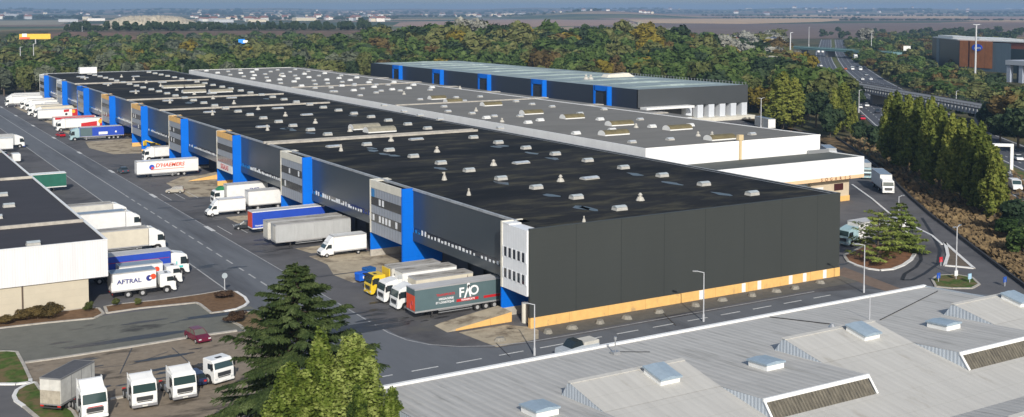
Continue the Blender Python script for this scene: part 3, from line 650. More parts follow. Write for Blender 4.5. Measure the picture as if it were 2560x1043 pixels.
put(LB().box(BX, BE, BS, BS+.3, 5.9, 12.3), 'end_wall', M('cladding_mid_grey', srgb(68, 71, 73), .5, noise=.05, nscale=.2), Bw, org=OB)
put(LB().box(BE-.3, BE, BS+.3, BN, 0, 12.2).box(BX, BE, BN-.3, BN, 0, 12.2), 'side_wall', clad, Bw, org=OB)
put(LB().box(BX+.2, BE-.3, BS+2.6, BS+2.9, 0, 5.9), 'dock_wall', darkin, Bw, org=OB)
for k in range(6): put(LB().box(BE-29+k*5.2, BE-26.4+k*5.2, BS-.1, BS+2.5, 1.3, 5.8), 'dock_pier', M('pale_pier', (.55, .58, .62), .6), Bw, org=OB)
put(LB().box(BX+4, BE+1, BS-3, BS+2.6, 0, 1.3), 'dock_platform', cream, Bw, org=OB)
put(LB().box(BX+1, BX+22, BS-4, BS-.2, 5.4, 6.2), 'canopy', white, Bw, org=OB)
for y in (325.3, 368, 411, 454, 497.3):
    put(LB().box(BX-1.9, BX+.0, y-.3, y+.2, 0, 12.45), 'blue_fin', blue, Bw, org=OB)
    put(LB().box(BX-.5, BX, y+.2, y+9.8, 10.6, 12.4).box(BX-.5, BX, y+9.4, y+10.4, 0, 12.4), 'blue_portal', blue, Bw, org=OB)
    put(LB().box(BX-.25, BX, y+.3, y+9.4, 2.5, 9.8), 'dark_opening', wind, Bw, org=OB)
    put(LB().box(BX-.3, BX-.05, y+1, y+8, 2.6, 3.6), 'pale_panel', cream, Bw, org=OB)
for k in range(48): pass
for k in range(40): put(LB().box(BE-.6, BE-.45, BS+.5+k*1.8, BS+.65+k*1.8, 12.2, 13.1), 'rail_post', galv, Bw, org=OB)
put(LB().box(BE-.57, BE-.48, BS+.5, BS+72, 12.95, 13.0), 'guard_rail', galv, Bw, org=OB)
for x, y in ((1465, 196), (1477, 196)): p = at(x, y, 12.6); place(vent_me, p[0], p[1], 12.2, Bw, OB, 0, 1.2)
p = at(1545, 190, 12.6); put(LB().prism([(p[0]-7, 12.2), (p[0]+7, 12.2), (p[0]+4, 13.8), (p[0]-6, 13.4)], p[1]-2, p[1]+2, 'y'), 'roof_monitor', cream, Bw, org=OB)
# ------------------------------------------------------------------ left warehouse with white fascia
lroof = M('bitumen_roof_left', srgb(60, 58, 62), .8, noise=.14, nscale=.3, stretch=(.4, 1.4, 1), spec=.3)
LX, LS, LN, LZ = 30.7, 157.0, 420., 9.; OL = (LX, LS, 0)
Lw = thing('warehouse', 'black roofed warehouse with tall streaky white fascia over beige wall', 'warehouse', OL)
put(LB().box(-60, LX-.25, LS+.25, LN, LZ-.25, LZ-.1), 'roof', lroof, Lw, org=OL)
sf = M('streaky_white_fascia', (.68, .68, .69), .6, noise=.08, nscale=.9, stretch=(1.2, 1.2, .12)); ribs(sf, 'X', .32, .02, .12, .3)
put(LB().box(-60, LX, LS, LS+.25, 4.05, LZ).box(LX-.25, LX, LS+.25, LN, 4.05, LZ), 'fascia', sf, Lw, org=OL)
put(LB().box(-60, LX+.05, LS-.05, LS+.35, LZ, LZ+.1).box(LX-.35, LX+.05, LS+.35, LN, LZ, LZ+.1), 'roof_edge', white, Lw, org=OL)
bw = M('beige_render', srgb(188, 179, 160), .85, noise=.06, nscale=.8); seams(bw, 'Z', .9, (.93, .93, .93), .05)
put(LB().box(-60, 28.2, LS+.3, LS+.6, 0, 4.6).box(27.9, 28.2, LS+.6, LS+3, 0, 4.6), 'wall', bw, Lw, org=OL)
put(LB().box(19.9, 20.1, LS+.22, LS+.3, 0, 4.5).box(11.6, 11.8, LS+.22, LS+.3, 0, 4.5), 'downpipe', M('brown_pipe', (.1, .07, .05), .6), Lw, org=OL)
put(LB().box(24.5, 24.8, LS+3, LN, 0, 4.1), 'dock_wall', darkin, Lw, org=OL)
put(LB().box(-60, LX-.3, LS+.6, LN, 4.1, 4.25), 'soffit', darkin, Lw, org=OL)
for yj in (172.7, 222.3, 266): put(LB().box(-60, LX-.3, yj-.22, yj+.22, LZ-.1, LZ+.35), 'roof_upstand', jointm, Lw, org=OL)
for (x, y) in [(83, 606), (22, 511), (-10, 540), (5, 484)]:
    p = at(x, y, LZ+.3); place(sky_me, p[0], p[1], LZ-.1, Lw, OL, 0, .95)
# ------------------------------------------------------------------ near roof at lower right
nr = M('fibre_cement_roof', srgb(184, 182, 177), .8, noise=.12, nscale=.35, stretch=(2.2, .35, 1), spec=.3); overlay(nr, srgb(150, 148, 142), .5, .56, .72, stretch=(3, .25, 1), seed=4)
ribs(nr, 'X', .82, .045, .12, .55)
nb = M('fibre_cement_sunlit', srgb(186, 184, 178), .8, noise=.08, nscale=.4, stretch=(2.2, .35, 1), spec=.3); overlay(nb, srgb(158, 153, 142), .45, .6, .8, stretch=(1.5, .4, 1), seed=7); ribs(nb, 'X', .82, .02, .06, .45)  # paler copy of the sheet for south slopes, their sunlight painted in
ck = M('cheek_sheet', srgb(184, 192, 200), .7, noise=.08, nscale=1); ribs(ck, 'Y', .4, .03, .3, .7)
gl = M('corrugated_translucent', (.13, .115, .085), .7, noise=.5, nscale=1.6, stretch=(2.5, 1, .5)); ribs(gl, 'X', .35, .05, .45, 1)
seams(nr, 'Y', 2.9, (.86, .86, .85), .022); seams(nb, 'Y', 2.9, (.9, .9, .88), .02); seams(blue, 'Z', 2.1, (.82, .84, .88), .02); seams(orange, 'X', 6.1, (.7, .65, .6), .01)
overlay(orange, (.30, .22, .13), .9, .58, .74, stretch=(1, 1, .4), seed=3); overlay(blue, (.01, .10, .42), .5, .6, .8, stretch=(1, 1, .25), seed=5)
N0 = (37., 60., 0)
Nw = thing('workshop_building', 'pale corrugated roof with saw tooth monitors filling the lower right corner', 'building', N0)
YR, YP, YV = 69.5, 86.3, 58.2; XW, XQ = 37.4, 107.3
zn = lambda y: 9.0-.065*(y-YR); zs = lambda y: 9.0-.15*(YR-y)
period = 23.2
def zroof(y):
    while y < YV: y += period
    return zn(y) if y >= YR else zs(y)
mb = LB().quad((XW, YR, 9), (XQ, YR, 9), (XQ, YP, zn(YP)), (XW, YP, zn(YP))); put(mb, 'roof_slope', nr, Nw, org=N0)
zv = zs(YV)
mb = LB().quad((XW, YV, zv), (XQ, YV, zv), (XQ, YR, 9.0), (XW, YR, 9.0)); put(mb, 'roof_slope', nb, Nw, org=N0)
mb = LB().quad((XW, 46.5, 9), (XQ, 46.5, 9), (XQ, YV, zv), (XW, YV, zv)).quad((XW, 30, zv-.8), (XQ, 30, zv-.8), (XQ, 46.5, 9), (XW, 46.5, 9)); put(mb, 'roof_slope', nr, Nw, org=N0)
cols = [26.4+11.75*k for k in range(8)]
def northmon(x0, x1, yr, nm='north_monitor'):
    zt = 9+.2*4.9; yt = yr+4.9; yb = yt+1.0; zb = 9-.065*(yb-yr); e = .02
    put(LB().quad((x0, yr, 9+e), (x1, yr, 9+e), (x1, yt, zt), (x0, yt, zt)), 'monitor_roof', nb, Nw, org=N0)
    put(LB().quad((x0, yt, zt), (x1, yt, zt), (x1, yb, zb), (x0, yb, zb)), 'monitor_glazing', gl, Nw, org=N0)
    for x in (x0, x1): put(LB().quad((x, yr, 9), (x, yt, zt), (x, yb, zb)), 'monitor_cheek', ck, Nw, org=N0)
    put(LB().prism([(yt-.35, zt-.05), (yt+.1, zt-.05), (yt+.1, zt+.06), (yt-.35, zt+.0)], x0-.05, x1+.05, 'x'), 'ridge_capping', nb, Nw, org=N0)
def southmon(x0, x1, yr):
    yt = yr-5.0; zt = 9+.085*5.0; yb = yt-1.05; zb = 9-.15*(yr-yb); e = .02
    put(LB().quad((x0, yr, 9+e), (x1, yr, 9+e), (x1, yt, zt), (x0, yt, zt)), 'monitor_roof', nr, Nw, org=N0)
    put(LB().quad((x0+.2, yt-.05, zt-.12), (x1-.2, yt-.05, zt-.12), (x1-.2, yb, zb+.02), (x0+.2, yb, zb+.02)), 'monitor_glazing', gl, Nw, org=N0)
    for x in (x0, x1): put(LB().quad((x, yr, 9), (x, yt, zt), (x, yb, zb)), 'monitor_cheek', ck, Nw, org=N0)
    f = LB().prism([(yt+.05, zt-.22), (yt+.05, zt+.06), (yt-.12, zt+.06), (yt-.16, zt-.26)], x0-.05, x1+.05, 'x')
    for x in (x0, x1): f.bar((x, yt-.08, zt-.05), (x, yb-.05, zb+.02), .1)
    put(f, 'white_frame', white, Nw, org=N0)
for k, x in enumerate(cols):
    x1 = min(x+11.75, XQ-.1)
    if k in (2, 4, 6):
        northmon(x, x1 if k < 6 else x+9.4, YR); northmon(x, x1, YR-period)
    elif k in (1, 3, 5): southmon(max(x, XW+.3), x1, YR)
put(LB().box(XW-.1, XQ+.1, YP-.25, YP+.15, 7.2, 8.12), 'parapet', white, Nw, org=N0)
mb = LB().box(XW, XQ, 30, YP-.3, 0, 6.9); put(mb, 'wall', M('wall_grey', (.4, .4, .4), .8), Nw, org=N0)
mb = LB().quad((XW-.05, 30, 6.8), (XW-.05, YP, 6.8), (XW-.05, YP, zn(YP)), (XW-.05, YR, 9), (XW-.05, YV, zv), (XW-.05, 46.5, 9), (XW-.05, 30, 7)); put(mb, 'gable_wall', ck, Nw, org=N0)
mb = LB().quad((XQ+.05, 30, 6.8), (XQ+.05, YP, 6.8), (XQ+.05, YP, zn(YP)), (XQ+.05, YR, 9), (XQ+.05, YV, zv), (XQ+.05, 46.5, 9), (XQ+.05, 30, 7))
put(mb, 'gable_wall', ck, Nw, org=N0)
put(LB().prism([(YR, 9.0), (YP, zn(YP)), (YP, zn(YP)+.14), (YR, 9.14)], XQ-.15, XQ+.08, 'x'), 'verge_capping', M('capping_blue_grey', (.38, .42, .46), .6), Nw, org=N0)
hsk = LB().box(-1.0, 1.0, -1.15, 1.15, 0, .42, m=0).box(-1.12, 1.12, -1.27, 1.27, .47, .62, m=1).prism([(-1.05, .62), (1.05, .62), (0, .72)], -1.2, 1.2, 'y', 1)
hme = proto(hsk, 'roof_light', [white, M('rooflight_bluegrey', srgb(148, 164, 176), .35, noise=.12, nscale=2.)])
for x, y in [(45.9, 72.4), (68.8, 71.7), (92.3, 71.8)]: o = place(hme, x, y, 9-.065*(y-YR), Nw, N0); o.rotation_euler.x = -.065
for x, y in [(57.8, 72.4), (81.7, 72.5), (104.6, 72.5)]: o = place(hme, x, y, 9+.2*(y-YR), Nw, N0); o.rotation_euler.x = .2
v3 = proto(LB().cyl((0, 0, 0), .16, .9, n=8).cyl((0, 0, .25), .42, .22, n=10).cyl((0, 0, .9), .3, .25, r2=.1, n=8), 'roof_cowl', galv)
p = at(2080, 832, 9.2); place(v3, p[0], p[1], zroof(p[1])-.05, Nw, N0, 0, 1.3)
p = at(1538, 882, 8.2); o = place(proto(LB().cyl((0, 0, 0), .06, 1.5, n=6).cyl((0, 0, 1.35), .14, .25, n=8).box(-.35, .35, -.3, .3, 0, .25), 'roof_aerial', galv), p[0], p[1], zroof(p[1]), Nw, N0)
p = at(2174, 800, 8.4); place(proto(LB().cyl((0, 0, 0), .04, 2.6, n=6), 'lightning_rod', polem), p[0], p[1], zroof(p[1]), Nw, N0)
cb = LB()
def roofline(a, b, r_, dash=False):
    A_, B_ = at(*a, 8.4), at(*b, 8.4); n = 26
    for k in range(n):
        if dash and k > 99: continue
        t0, t1 = k/n, (k+1)/n; p0 = (A_[0]+(B_[0]-A_[0])*t0, A_[1]+(B_[1]-A_[1])*t0); p1 = (A_[0]+(B_[0]-A_[0])*t1, A_[1]+(B_[1]-A_[1])*t1)
        cb.bar((*p0, zroof(p0[1])+.06), (*p1, zroof(p1[1])+.06), r_)
for a_, b_, r_ in (((2200, 803), (2345, 722), .045), ((1925, 783), (2085, 812), .05), ((1540, 872), (1625, 876), .03)):
    cb = LB(); roofline(a_, b_, r_); put(cb, 'roof_cable', M('cable_black', (.03, .03, .03), .6), Nw, org=N0)
# ------------------------------------------------------------------ vehicles (local +x is forward, origin under the front bumper)
PAINT = {}
def paint(n, c, rough=.35, dirt_=.08): return M('paint_'+n, c, rough, noise=dirt_, nscale=1.2, coat=.2)
PW = paint('white', (.78, .78, .76)); PWd = M('dirty_white_tarp', (.58, .56, .5), .7, noise=.15, nscale=1.); PB = M('beige_tarp', (.62, .57, .46), .75, noise=.1, nscale=.8)
PG = M('grey_tarp', (.40, .41, .41), .7, noise=.12, nscale=.8, stretch=(2, 1, .5)); PY_ = paint('yellow', (.75, .52, .03)); PT = paint('teal_grey', (.16, .27, .27)); PBl = M('blue_tarp', (.012, .06, .42), .55, noise=.1, nscale=.8)
PGn = M('green_tarp', (.01, .12, .08), .6, noise=.15, nscale=.8); PR = M('red_paint', (.72, .085, .03), .5, noise=.1, nscale=1.5); PLt = paint('pale_teal', (.33, .47, .5)); FH = M('slate_tarp', (.085, .135, .145), .6, noise=.08, nscale=.7)
droof = M('dirty_trailer_roof', (.40, .38, .34), .8, noise=.2, nscale=.5, stretch=(.6, 2, 1)); overlay(droof, (.12, .1, .08), .6, .52, .66, stretch=(.7, 2.5, 1))
groof2 = M('grey_trailer_roof', (.5, .5, .5), .7, noise=.15, nscale=.5, stretch=(.5, 2, 1)); bluer = M('bluish_trailer_roof', (.22, .29, .37), .6, noise=.12, nscale=.7)
lamp_ = M('headlight_glass', (.6, .62, .62), .15); plate = M('number_plate', (.6, .6, .55), .5); grl = M('grille_dark', (.04, .042, .045), .5)
def wheel(par, x, y, r=.5, w=.3):
    s = 1 if y > 0 else -1
    o = MB().cyl((0, -w/2, 0), r, w, 'y', 14).build('wheel', rubber, par, (x, y, r)); 
    MB().cyl((0, s*w/2-.02 if s > 0 else -w/2-.02, 0), r*.52, .04, 'y', 10).build('rim', rimm, o)
def axle(par, x, hw, r=.5, w=.3):
    for s in (-1, 1): wheel(par, x, s*(hw-w/2), r, w)
def cab(par, pm, h=3.0, deflect=.8, L=2.2, style=0, bump=None, trim=None):
    """forward-control lorry cab between x=-L and x=0"""
    hw = 1.22; rl = h+.0
    prof = [(-L, .95), (-L, rl), (-.55, rl), (-.28, rl-.2), (-.06, 1.75), (0, 1.55), (0, .5), (-.55, .45), (-.75, .95), (-1.0, 1.1), (-1.55, 1.1), (-1.75, .95)]
    c = MB().prism(prof, -hw, hw, 'y').build('cab', pm, par, bevel=.06)
    MB().quad((-.24, -1.08, rl-.28), (-.24, 1.08, rl-.28), (-.035, 1.12, 1.8), (-.035, -1.12, 1.8)).build('windscreen', cabglass, c)
    for s in (-1, 1):
        MB().prism([(-.42, rl-.4), (-.2, 1.85), (-.35, 1.72), (-1.25, 1.72), (-1.25, rl-.4)], s*1.225-.01, s*1.225+.01, 'y').build('side_window', glass, c)
        MB().box(-.35, -.12, s*1.42-.06, s*1.42+.06, 1.75, 2.45).bar((-.3, s*1.2, 2.35), (-.22, s*1.42, 2.35), .03).build('mirror', blackp, c)
        MB().box(-.03, .04, s*.98-.17, s*.98+.17, .62, .84).build('headlight', lamp_, c)
    MB().box(-.02, .03, -.8, .8, 1.0, 1.42).box(-.02, .03, -.72, .72, .86, .95).build('grille', grl, c)
    MB().box(-.4, .06, -1.24, 1.24, .36, .62).build('bumper', bump or pm, c, bevel=.03); MB().box(.06, .08, -.26, .26, .42, .54).build('number_plate', plate, c)
    if style: MB().box(-.5, .22, -1.15, 1.15, rl-.16, rl-.02).build('sun_visor', blackp, c)
    MB().box(-1.3, -.9, -.35, .35, rl+.0, rl+.035).build('roof_hatch', blackp, c)
    if deflect:
        MB().prism([(-L, rl), (-L, rl+deflect), (-L+.35, rl+deflect-.02), (-.75, rl+.04), (-.7, rl)], -1.1, 1.1, 'y').build('wind_deflector', pm, c, bevel=.05)
        for s in (-1, 1): MB().prism([(-L-.45, 1.0), (-L-.45, rl+deflect), (-L, rl+deflect), (-L, 1.0)], s*1.17-.03, s*1.17+.03, 'y').build('side_fairing', pm, c)
    if trim: MB().box(-1.9, -.9, -1.235, -1.225, 1.2, 1.5).box(-1.9, -1.75, -1.235, -1.225, 1.5, 2.2).build('side_stripe', trim, c)
    return c
def boxbody(par, x1, L, side, roof=None, front=None, z0=1.05, z1=4., hw=1.27, rear=None, rail=alu, rib=0, name='box_body'):
    x0 = x1-L
    b = MB().box(x0, x1, -hw, hw, z0, z1).build(name, side, par)
    MB().box(x0+.05, x1-.05, -hw+.05, hw-.05, z1, z1+.025).build('roof_panel', roof or side, b)
    MB().box(x0-.02, x1+.02, -hw-.025, -hw+.06, z1-.1, z1+.05).box(x0-.02, x1+.02, hw-.06, hw+.025, z1-.1, z1+.05).box(x1-.06, x1+.03, -hw+.06, hw-.06, z1-.1, z1+.05).box(x0-.03, x0+.06, -hw+.06, hw-.06, z1-.1, z1+.05).build('top_rail', rail, b)
    MB().box(x0-.01, x1+.01, -hw-.02, hw+.02, z0-.1, z0+.1).build('bottom_rail', rail, b)
    f = MB().box(x1, x1+.035, -hw+.08, hw-.08, z0+.15, z1-.15).build('front_wall', front or side, b)
    r = MB().box(x0-.035, x0, -hw+.08, -.02, z0+.12, z1-.12).build('rear_door', rear or side, b); MB().box(x0-.035, x0, .02, hw-.08, z0+.12, z1-.12).build('rear_door', rear or side, b)
    if rib:
        q = MB(); k = x0+rib
        while k < x1-.2: q.box(k, k+.05, -hw-.03, -hw, z0+.1, z1-.1).box(k, k+.05, hw, hw+.03, z0+.1, z1-.1); k += rib
        q.build('side_posts', rail, b)
    return b
def chassis(par, x0, x1, axles, r=.5, legs=None, guard=True, hw=1.2):
    c = MB().box(x0, x1, -.45, -.3, .75, 1.0).box(x0, x1, .3, .45, .75, 1.0)
    for a in axles: c.box(a-.08, a+.08, -1, 1, .42, .6)
    c.box(x0+.3, x0+.5, -.45, .45, .75, .95).box(x1-.5, x1-.3, -.45, .45, .75, .95); c.build('chassis', chass, par)
    for a in axles: axle(par, a, hw, r)
    if legs is not None:
        for s in (-1, 1): MB().box(legs-.1, legs+.1, s*.9-.08, s*.9+.08, .1, 1.0).box(legs-.2, legs+.2, s*.9-.18, s*.9+.18, .02, .1).build('landing_leg', chass, par)
    if guard:
        g = MB(); 
        for s in (-1, 1): g.box(x0+5.2, x1-3.2, s*1.2-.02, s*1.2+.02, .5, .62).box(x0+5.2, x1-3.2, s*1.2-.02, s*1.2+.02, .78, .9)
        g.build('side_guard', galv, par)
    MB().box(x0-.02, x0+.08, -1.15, 1.15, .5, .62).build('rear_bumper', chass, par)
    for s in (-1, 1): MB().box(x0-.05, x0, s*.95-.18, s*.95+.18, .66, .8).build('tail_light', redl, par)
def trailer(label, x, y, rz, side, roof=None, front=None, L=13.6, h=4., group=None, rib=0, rail=alu, rear=None, axl=(-9.2, -10.5, -11.8)):
    t = thing('semi_trailer', label, 'trailer', (x, y, 0), rz, group)
    b = boxbody(t, 0, L, side, roof, front, 1.05, h, rear=rear, rib=rib, rail=rail)
    chassis(t, -L, -.2, [a for a in axl], legs=-2.6); return t, b
def artic(label, x, y, rz, pm, side, roof=None, L=13.6, h=4., group=None, cabh=3.0, defl=.75, style=0, front=None, rib=0, bump=None, trim=None, rail=alu, name='articulated_lorry', cat='lorry'):
    t = thing(name, label, cat, (x, y, 0), rz, group); cab(t, pm, cabh, defl, style=style, bump=bump, trim=trim)
    b = boxbody(t, -2.75, L, side, roof, front, 1.12, h, rib=rib, rail=rail)
    ax = [-1.28, -4.6] + ([-L-2.75+4.4, -L-2.75+3.1, -L-2.75+1.8] if L > 10 else [-L-2.75+2.2])
    chassis(t, -L-2.6, -.6, ax, guard=L > 10); MB().box(-2.7, -2.3, -1.0, 1.0, .95, 1.3).build('rear_deck', chass, t); return t, b
def tractor(label, x, y, rz, pm, cabh=3.05, defl=.7, style=0, group=None, bump=None, stripe=None):
    t = thing('tractor_unit', label, 'lorry', (x, y, 0), rz, group); c = cab(t, pm, cabh, defl, style=style, bump=bump)
    if stripe: MB().box(.04, .05, -.7, .7, 1.46, 1.54).build('nose_stripe', stripe, c)
    chassis(t, -5.6, -.6, [-1.28, -4.6], guard=False); MB().box(-5.0, -3.9, -.5, .5, 1.0, 1.15).build('fifth_wheel', chass, t); MB().box(-3.6, -2.5, -1.15, -.6, .45, .95).box(-3.6, -2.5, .6, 1.15, .45, .95).build('fuel_tank', galv, t); return t
def vanbox(label, x, y, rz, pm=None, L=4.4, h=3.2, group=None, boxm=None, deflect=True):
    pm = pm or PW; t = thing('box_van', label, 'van', (x, y, 0), rz, group)
    prof = [(-2.15, .4), (-2.15, 2.35), (-1.5, 2.38), (-1.1, 2.2), (-.62, 1.45), (-.12, 1.12), (0, .85), (0, .35)]
    c = MB().prism(prof, -.98, .98, 'y').build('cab', pm, t, bevel=.07)
    MB().quad((-1.13, -.85, 2.14), (-1.13, .85, 2.14), (-.62, .9, 1.5), (-.62, -.9, 1.5)).build('windscreen', cabglass, c).location = (.035, 0, .02)
    for s in (-1, 1):
        MB().prism([(-1.2, 2.05), (-.8, 1.45), (-1.8, 1.42), (-1.8, 2.05)], s*.985-.01, s*.985+.01, 'y').build('side_window', glass, c)
        MB().box(-.95, -.8, s*1.15-.05, s*1.15+.05, 1.35, 1.65).build('mirror', blackp, c); MB().box(-.16, .02, s*.72-.18, s*.72+.18, .72, .95).build('headlight', lamp_, c)
    MB().box(-.02, .03, -.55, .55, .6, .9).build('grille', grl, c); MB().box(-.3, .06, -1.0, 1.0, .28, .5).build('bumper', blackp, c)
    if deflect: MB().prism([(-2.15, 2.35), (-2.15, h-.05), (-1.95, h-.1), (-1.2, 2.38)], -.9, .9, 'y').build('wind_deflector', pm, c, bevel=.05)
    b = boxbody(t, -2.2, L, boxm or PW, None, None, .85, h, hw=1.12)
    chassis(t, -L-2.2, -1.0, [-.95, -L-.8], r=.35, guard=False, hw=1.0); return t, b
def car(label, x, y, rz, col, group=None, L=4.2, name='car', glassm=None, est=False, small=False):
    t = thing(name, label, 'car', (x, y, 0), rz, group); k = L/4.2
    body = [(-4.2*k, .35), (-4.18*k, .8), (-4.05*k, .95), (-1.05*k, .93), (-.12*k, .72), (0, .55), (0, .28), (-4.1*k, .25)]
    b = MB().prism(body, -.85, .85, 'y').build('body', col, t, bevel=.09)
    rx = -3.95*k if est else -3.3*k
    v = MB(); lo = [(-4.05*k, .93), (-1.1*k, .92)]; 
    P = [(-4.0*k if est else -3.95*k, -.78, .92), (-1.1*k, -.78, .92), (-1.1*k, .78, .92), (-4.0*k if est else -3.95*k, .78, .92), (rx, -.62, 1.42), (-1.85*k, -.62, 1.42), (-1.85*k, .62, 1.42), (rx, .62, 1.42)]
    v.v = P; v.f = [(0, 1, 5, 4), (1, 2, 6, 5), (2, 3, 7, 6), (3, 0, 4, 7)]; v.m = [0]*4; v.build('windows', glassm or glass, t)
    MB().box(rx, -1.85*k, -.62, .62, 1.41, 1.46).build('roof', col, t, bevel=.02)
    if not small:
        for xx in (-.8*k, -3.35*k): axle(t, xx, .86, .31, .2)
        for s in (-1, 1): MB().box(-.04, .01, s*.6-.16, s*.6+.16, .55, .68).build('headlight', lamp_, t); MB().box(-4.21*k, -4.17*k, s*.62-.14, s*.62+.14, .6, .78).build('tail_light', redl, t)
        q = MB()
        for s in (-1, 1): q.bar((-1.12*k, s*.77, .93), (-1.86*k, s*.62, 1.42), .035).bar((-2.6*k, s*.77, .93), (-2.6*k, s*.62, 1.42), .035)
        q.build('pillars', col, t)
    else:
        for xx in (-.8*k, -3.35*k): MB().cyl((xx, -.86, .31), .31, 1.72, 'y', 10).build('wheel', rubber, t)
    return t
def van(label, x, y, rz, col, group=None):
    t = thing('panel_van', label, 'van', (x, y, 0), rz, group)
    MB().prism([(-5.2, .4), (-5.2, 2.3), (-1.7, 2.3), (-.9, 1.35), (-.1, 1.05), (0, .4)], -.98, .98, 'y').build('body', col, t, bevel=.08)
    MB().quad((-1.62, -.85, 2.2), (-1.62, .85, 2.2), (-.95, .9, 1.42), (-.95, -.9, 1.42)).build('windscreen', cabglass, t).location = (.04, 0, .02)
    for s in (-1, 1): MB().prism([(-1.75, 2.05), (-1.1, 1.42), (-2.4, 1.42), (-2.4, 2.05)], s*.99-.01, s*.99+.01, 'y').build('side_window', glass, t)
    for xx in (-1, -4.1): axle(t, xx, .98, .34, .22)
    return t
PI = math.pi; rdk = M('lettering_red', (.5, .015, .02), .5); wht = M('lettering_white', (.8, .8, .8), .5); navy = M('lettering_navy', (.02, .03, .2), .5); rdo = M('lettering_orange_red', (.75, .07, .02), .5)
# side facing the camera is world -Y.  For lorries facing -X (rz=pi) that is local +y.
def side_text(par, s, size, x, z, m, face, hw=1.28, sx=1, shear=0):
    if face == PI: return text('lettering', s, size, (x, hw+.02, z), (RY(90), 0, PI), m, par, sx=sx, shear=shear)
    return text('lettering', s, size, (x, -hw-.02, z), (RY(90), 0, 0), m, par, sx=sx, shear=shear)
def decal(par, pts, m, hw=1.28, face=PI, name='emblem'):
    s = 1 if face == PI else -1
    return MB().prism(pts, s*hw, s*(hw+.02), 'y').build(name, m, par)
def disc(cx, cz, r, n=14, sx=1.): return [(cx+sx*r*math.cos(2*PI*k/n), cz+r*math.sin(2*PI*k/n)) for k in range(n)]
# --- right hand row, backed onto the docks, facing -X
t, b = trailer('slate grey curtain trailer with orange red front wall and white lettering', 62.9, 130.4, PI, FH, groof2, PR)
MB().box(0, .045, -1.2, 1.2, 3.2, 3.95).build('front_top_panel', FH, b)
MB().box(.035, .12, -.35, .1, 1.3, 2.0).box(.035, .1, .3, .7, 1.9, 2.4).build('coupling_box', M('pinkish_box', (.5, .08, .08), .5), b)
side_text(b, 'F', 1.75, -6.75, 2.75, wht, PI); side_text(b, 'O', 1.75, -8.65, 2.85, wht, PI)
decal(b, [(-7.1, 2.0), (-7.35, 2.0), (-8.0, 3.7), (-7.75, 3.75)], wht); decal(b, [(-7.6, 3.6), (-7.95, 3.6), (-8.2, 2.1), (-8.0, 2.1)], wht); decal(b, disc(-7.8, 3.75, .22), wht)
decal(b, [(-6.0, 1.62), (-6.05, 1.98), (-9.3, 1.98), (-9.3, 1.62)], rdk, name='red_band'); side_text(b, 'TRANSPORTS', .34, -7.7, 1.8, wht, PI, hw=1.3)
side_text(b, 'TRANSPORTS', .42, -4.4, 2.85, rdk, PI, sx=1.05); side_text(b, 'MESSAGERIE', .4, -4.5, 2.3, wht, PI); side_text(b, 'ET LOGISTIQUE', .38, -4.3, 1.85, wht, PI)
decal(b, [(-10.1, 1.62), (-10.1, 1.95), (-12.9, 1.95), (-12.9, 1.62)], rdk, name='red_band')
t, b = artic('white lorry with beige trailer beside the slate grey trailer, ship emblem on its side', 62.8, 135.4, PI, PW, PB, droof, L=8.6, h=3.95, cabh=2.95, defl=.45)
side_text(b, 'LINCS LTD', .62, -8.0, 3.1, M('lettering_brown', (.22, .05, .04), .5), PI, sx=1.15); decal(b, [(-9.8, 2.75), (-11.2, 2.9), (-10.9, 3.15), (-10.6, 3.15), (-10.5, 3.75), (-10.4, 3.15), (-10.1, 3.1)], M('emblem_maroon', (.07, .015, .02), .5))
t, b = artic('white lorry with low deflector between the yellow lorry and the beige trailer', 62.8, 139.6, PI, PW, PW, droof, L=8.3, h=4.05, cabh=2.95, defl=.25)
t = thing('flatbed_lorry', 'yellow cabbed lorry with yellow headboard parked first in the row of four', 'lorry', (62.9, 144.2, 0), PI); cab(t, PY_, 2.95, 0, style=1)
MB().box(-2.9, -2.75, -1.2, 1.2, 1.2, 3.6).build('headboard', PY_, t); boxbody(t, -3.2, 7.6, PWd, droof, None, 1.1, 3.7); chassis(t, -10.6, -.6, [-1.28, -7.6, -8.9], guard=False)
for i, (x, y, lab) in enumerate([(65.4, 152.0, 'bright blue wheeled bin with white sticker left of the yellow lorry'), (67.6, 154.4, 'darker blue wheeled bin behind the bright blue one')]):
    t = thing('waste_bin', lab, 'bin', (x, y, 0), .2); bm2 = M('bin_blue%s' % ('' if i == 0 else '_dark'), [(.01, .12, .6), (.01, .09, .3)][i], .5)
    MB().prism([(-.75, .25), (.75, .25), (.9, 1.25), (-.9, 1.25)], -.6, .6, 'y').build('bin_body', bm2, t, bevel=.04); MB().prism([(-.92, 1.25), (.92, 1.25), (.7, 1.42), (-.7, 1.42)], -.65, .65, 'y').build('lid', bm2, t)
    if i == 0: MB().box(-.25, .25, -.72, -.62, .6, .95).build('sticker', wht, t)
    for s in (-1, 1): MB().cyl((s*.6, -.5, .12), .12, 1.0, 'y', 8).build('wheel', rubber, t)
t, b = vanbox('white box van in front of the second office block, nose to the road', 66.0, 170.6, PI, L=5.6, h=3.3)
t, b = trailer('dirty grey tarpaulin trailer nearer the white box van, stained roof', 62.2, 181.6, PI, PG, droof, PG, L=13.4, h=3.95, rib=3.3)
MB().box(.0, .05, -.3, 1.15, 1.3, 3.7).build('pale_front_panel', PWd, b)
t, b = trailer('grey trailer behind the nearer grey one, beside the blue trailer', 62.0, 185.0, PI, PWd, droof, PWd, L=13.4, h=3.95)
t, b = trailer('bright blue trailer with red front wall and white roof edge', 62.6, 195.2, PI, PBl, groof2, PR, L=13.6, h=4., rail=M('white_rail', (.7, .7, .68), .5))
side_text(b, 'TRANSPORTS', .35, -1.5, 1.5, wht, PI)
t, b = vanbox('white box van with tall roof pod, two places left of the blue trailer', 60.5, 215.6, PI, L=5.2, h=3.2)
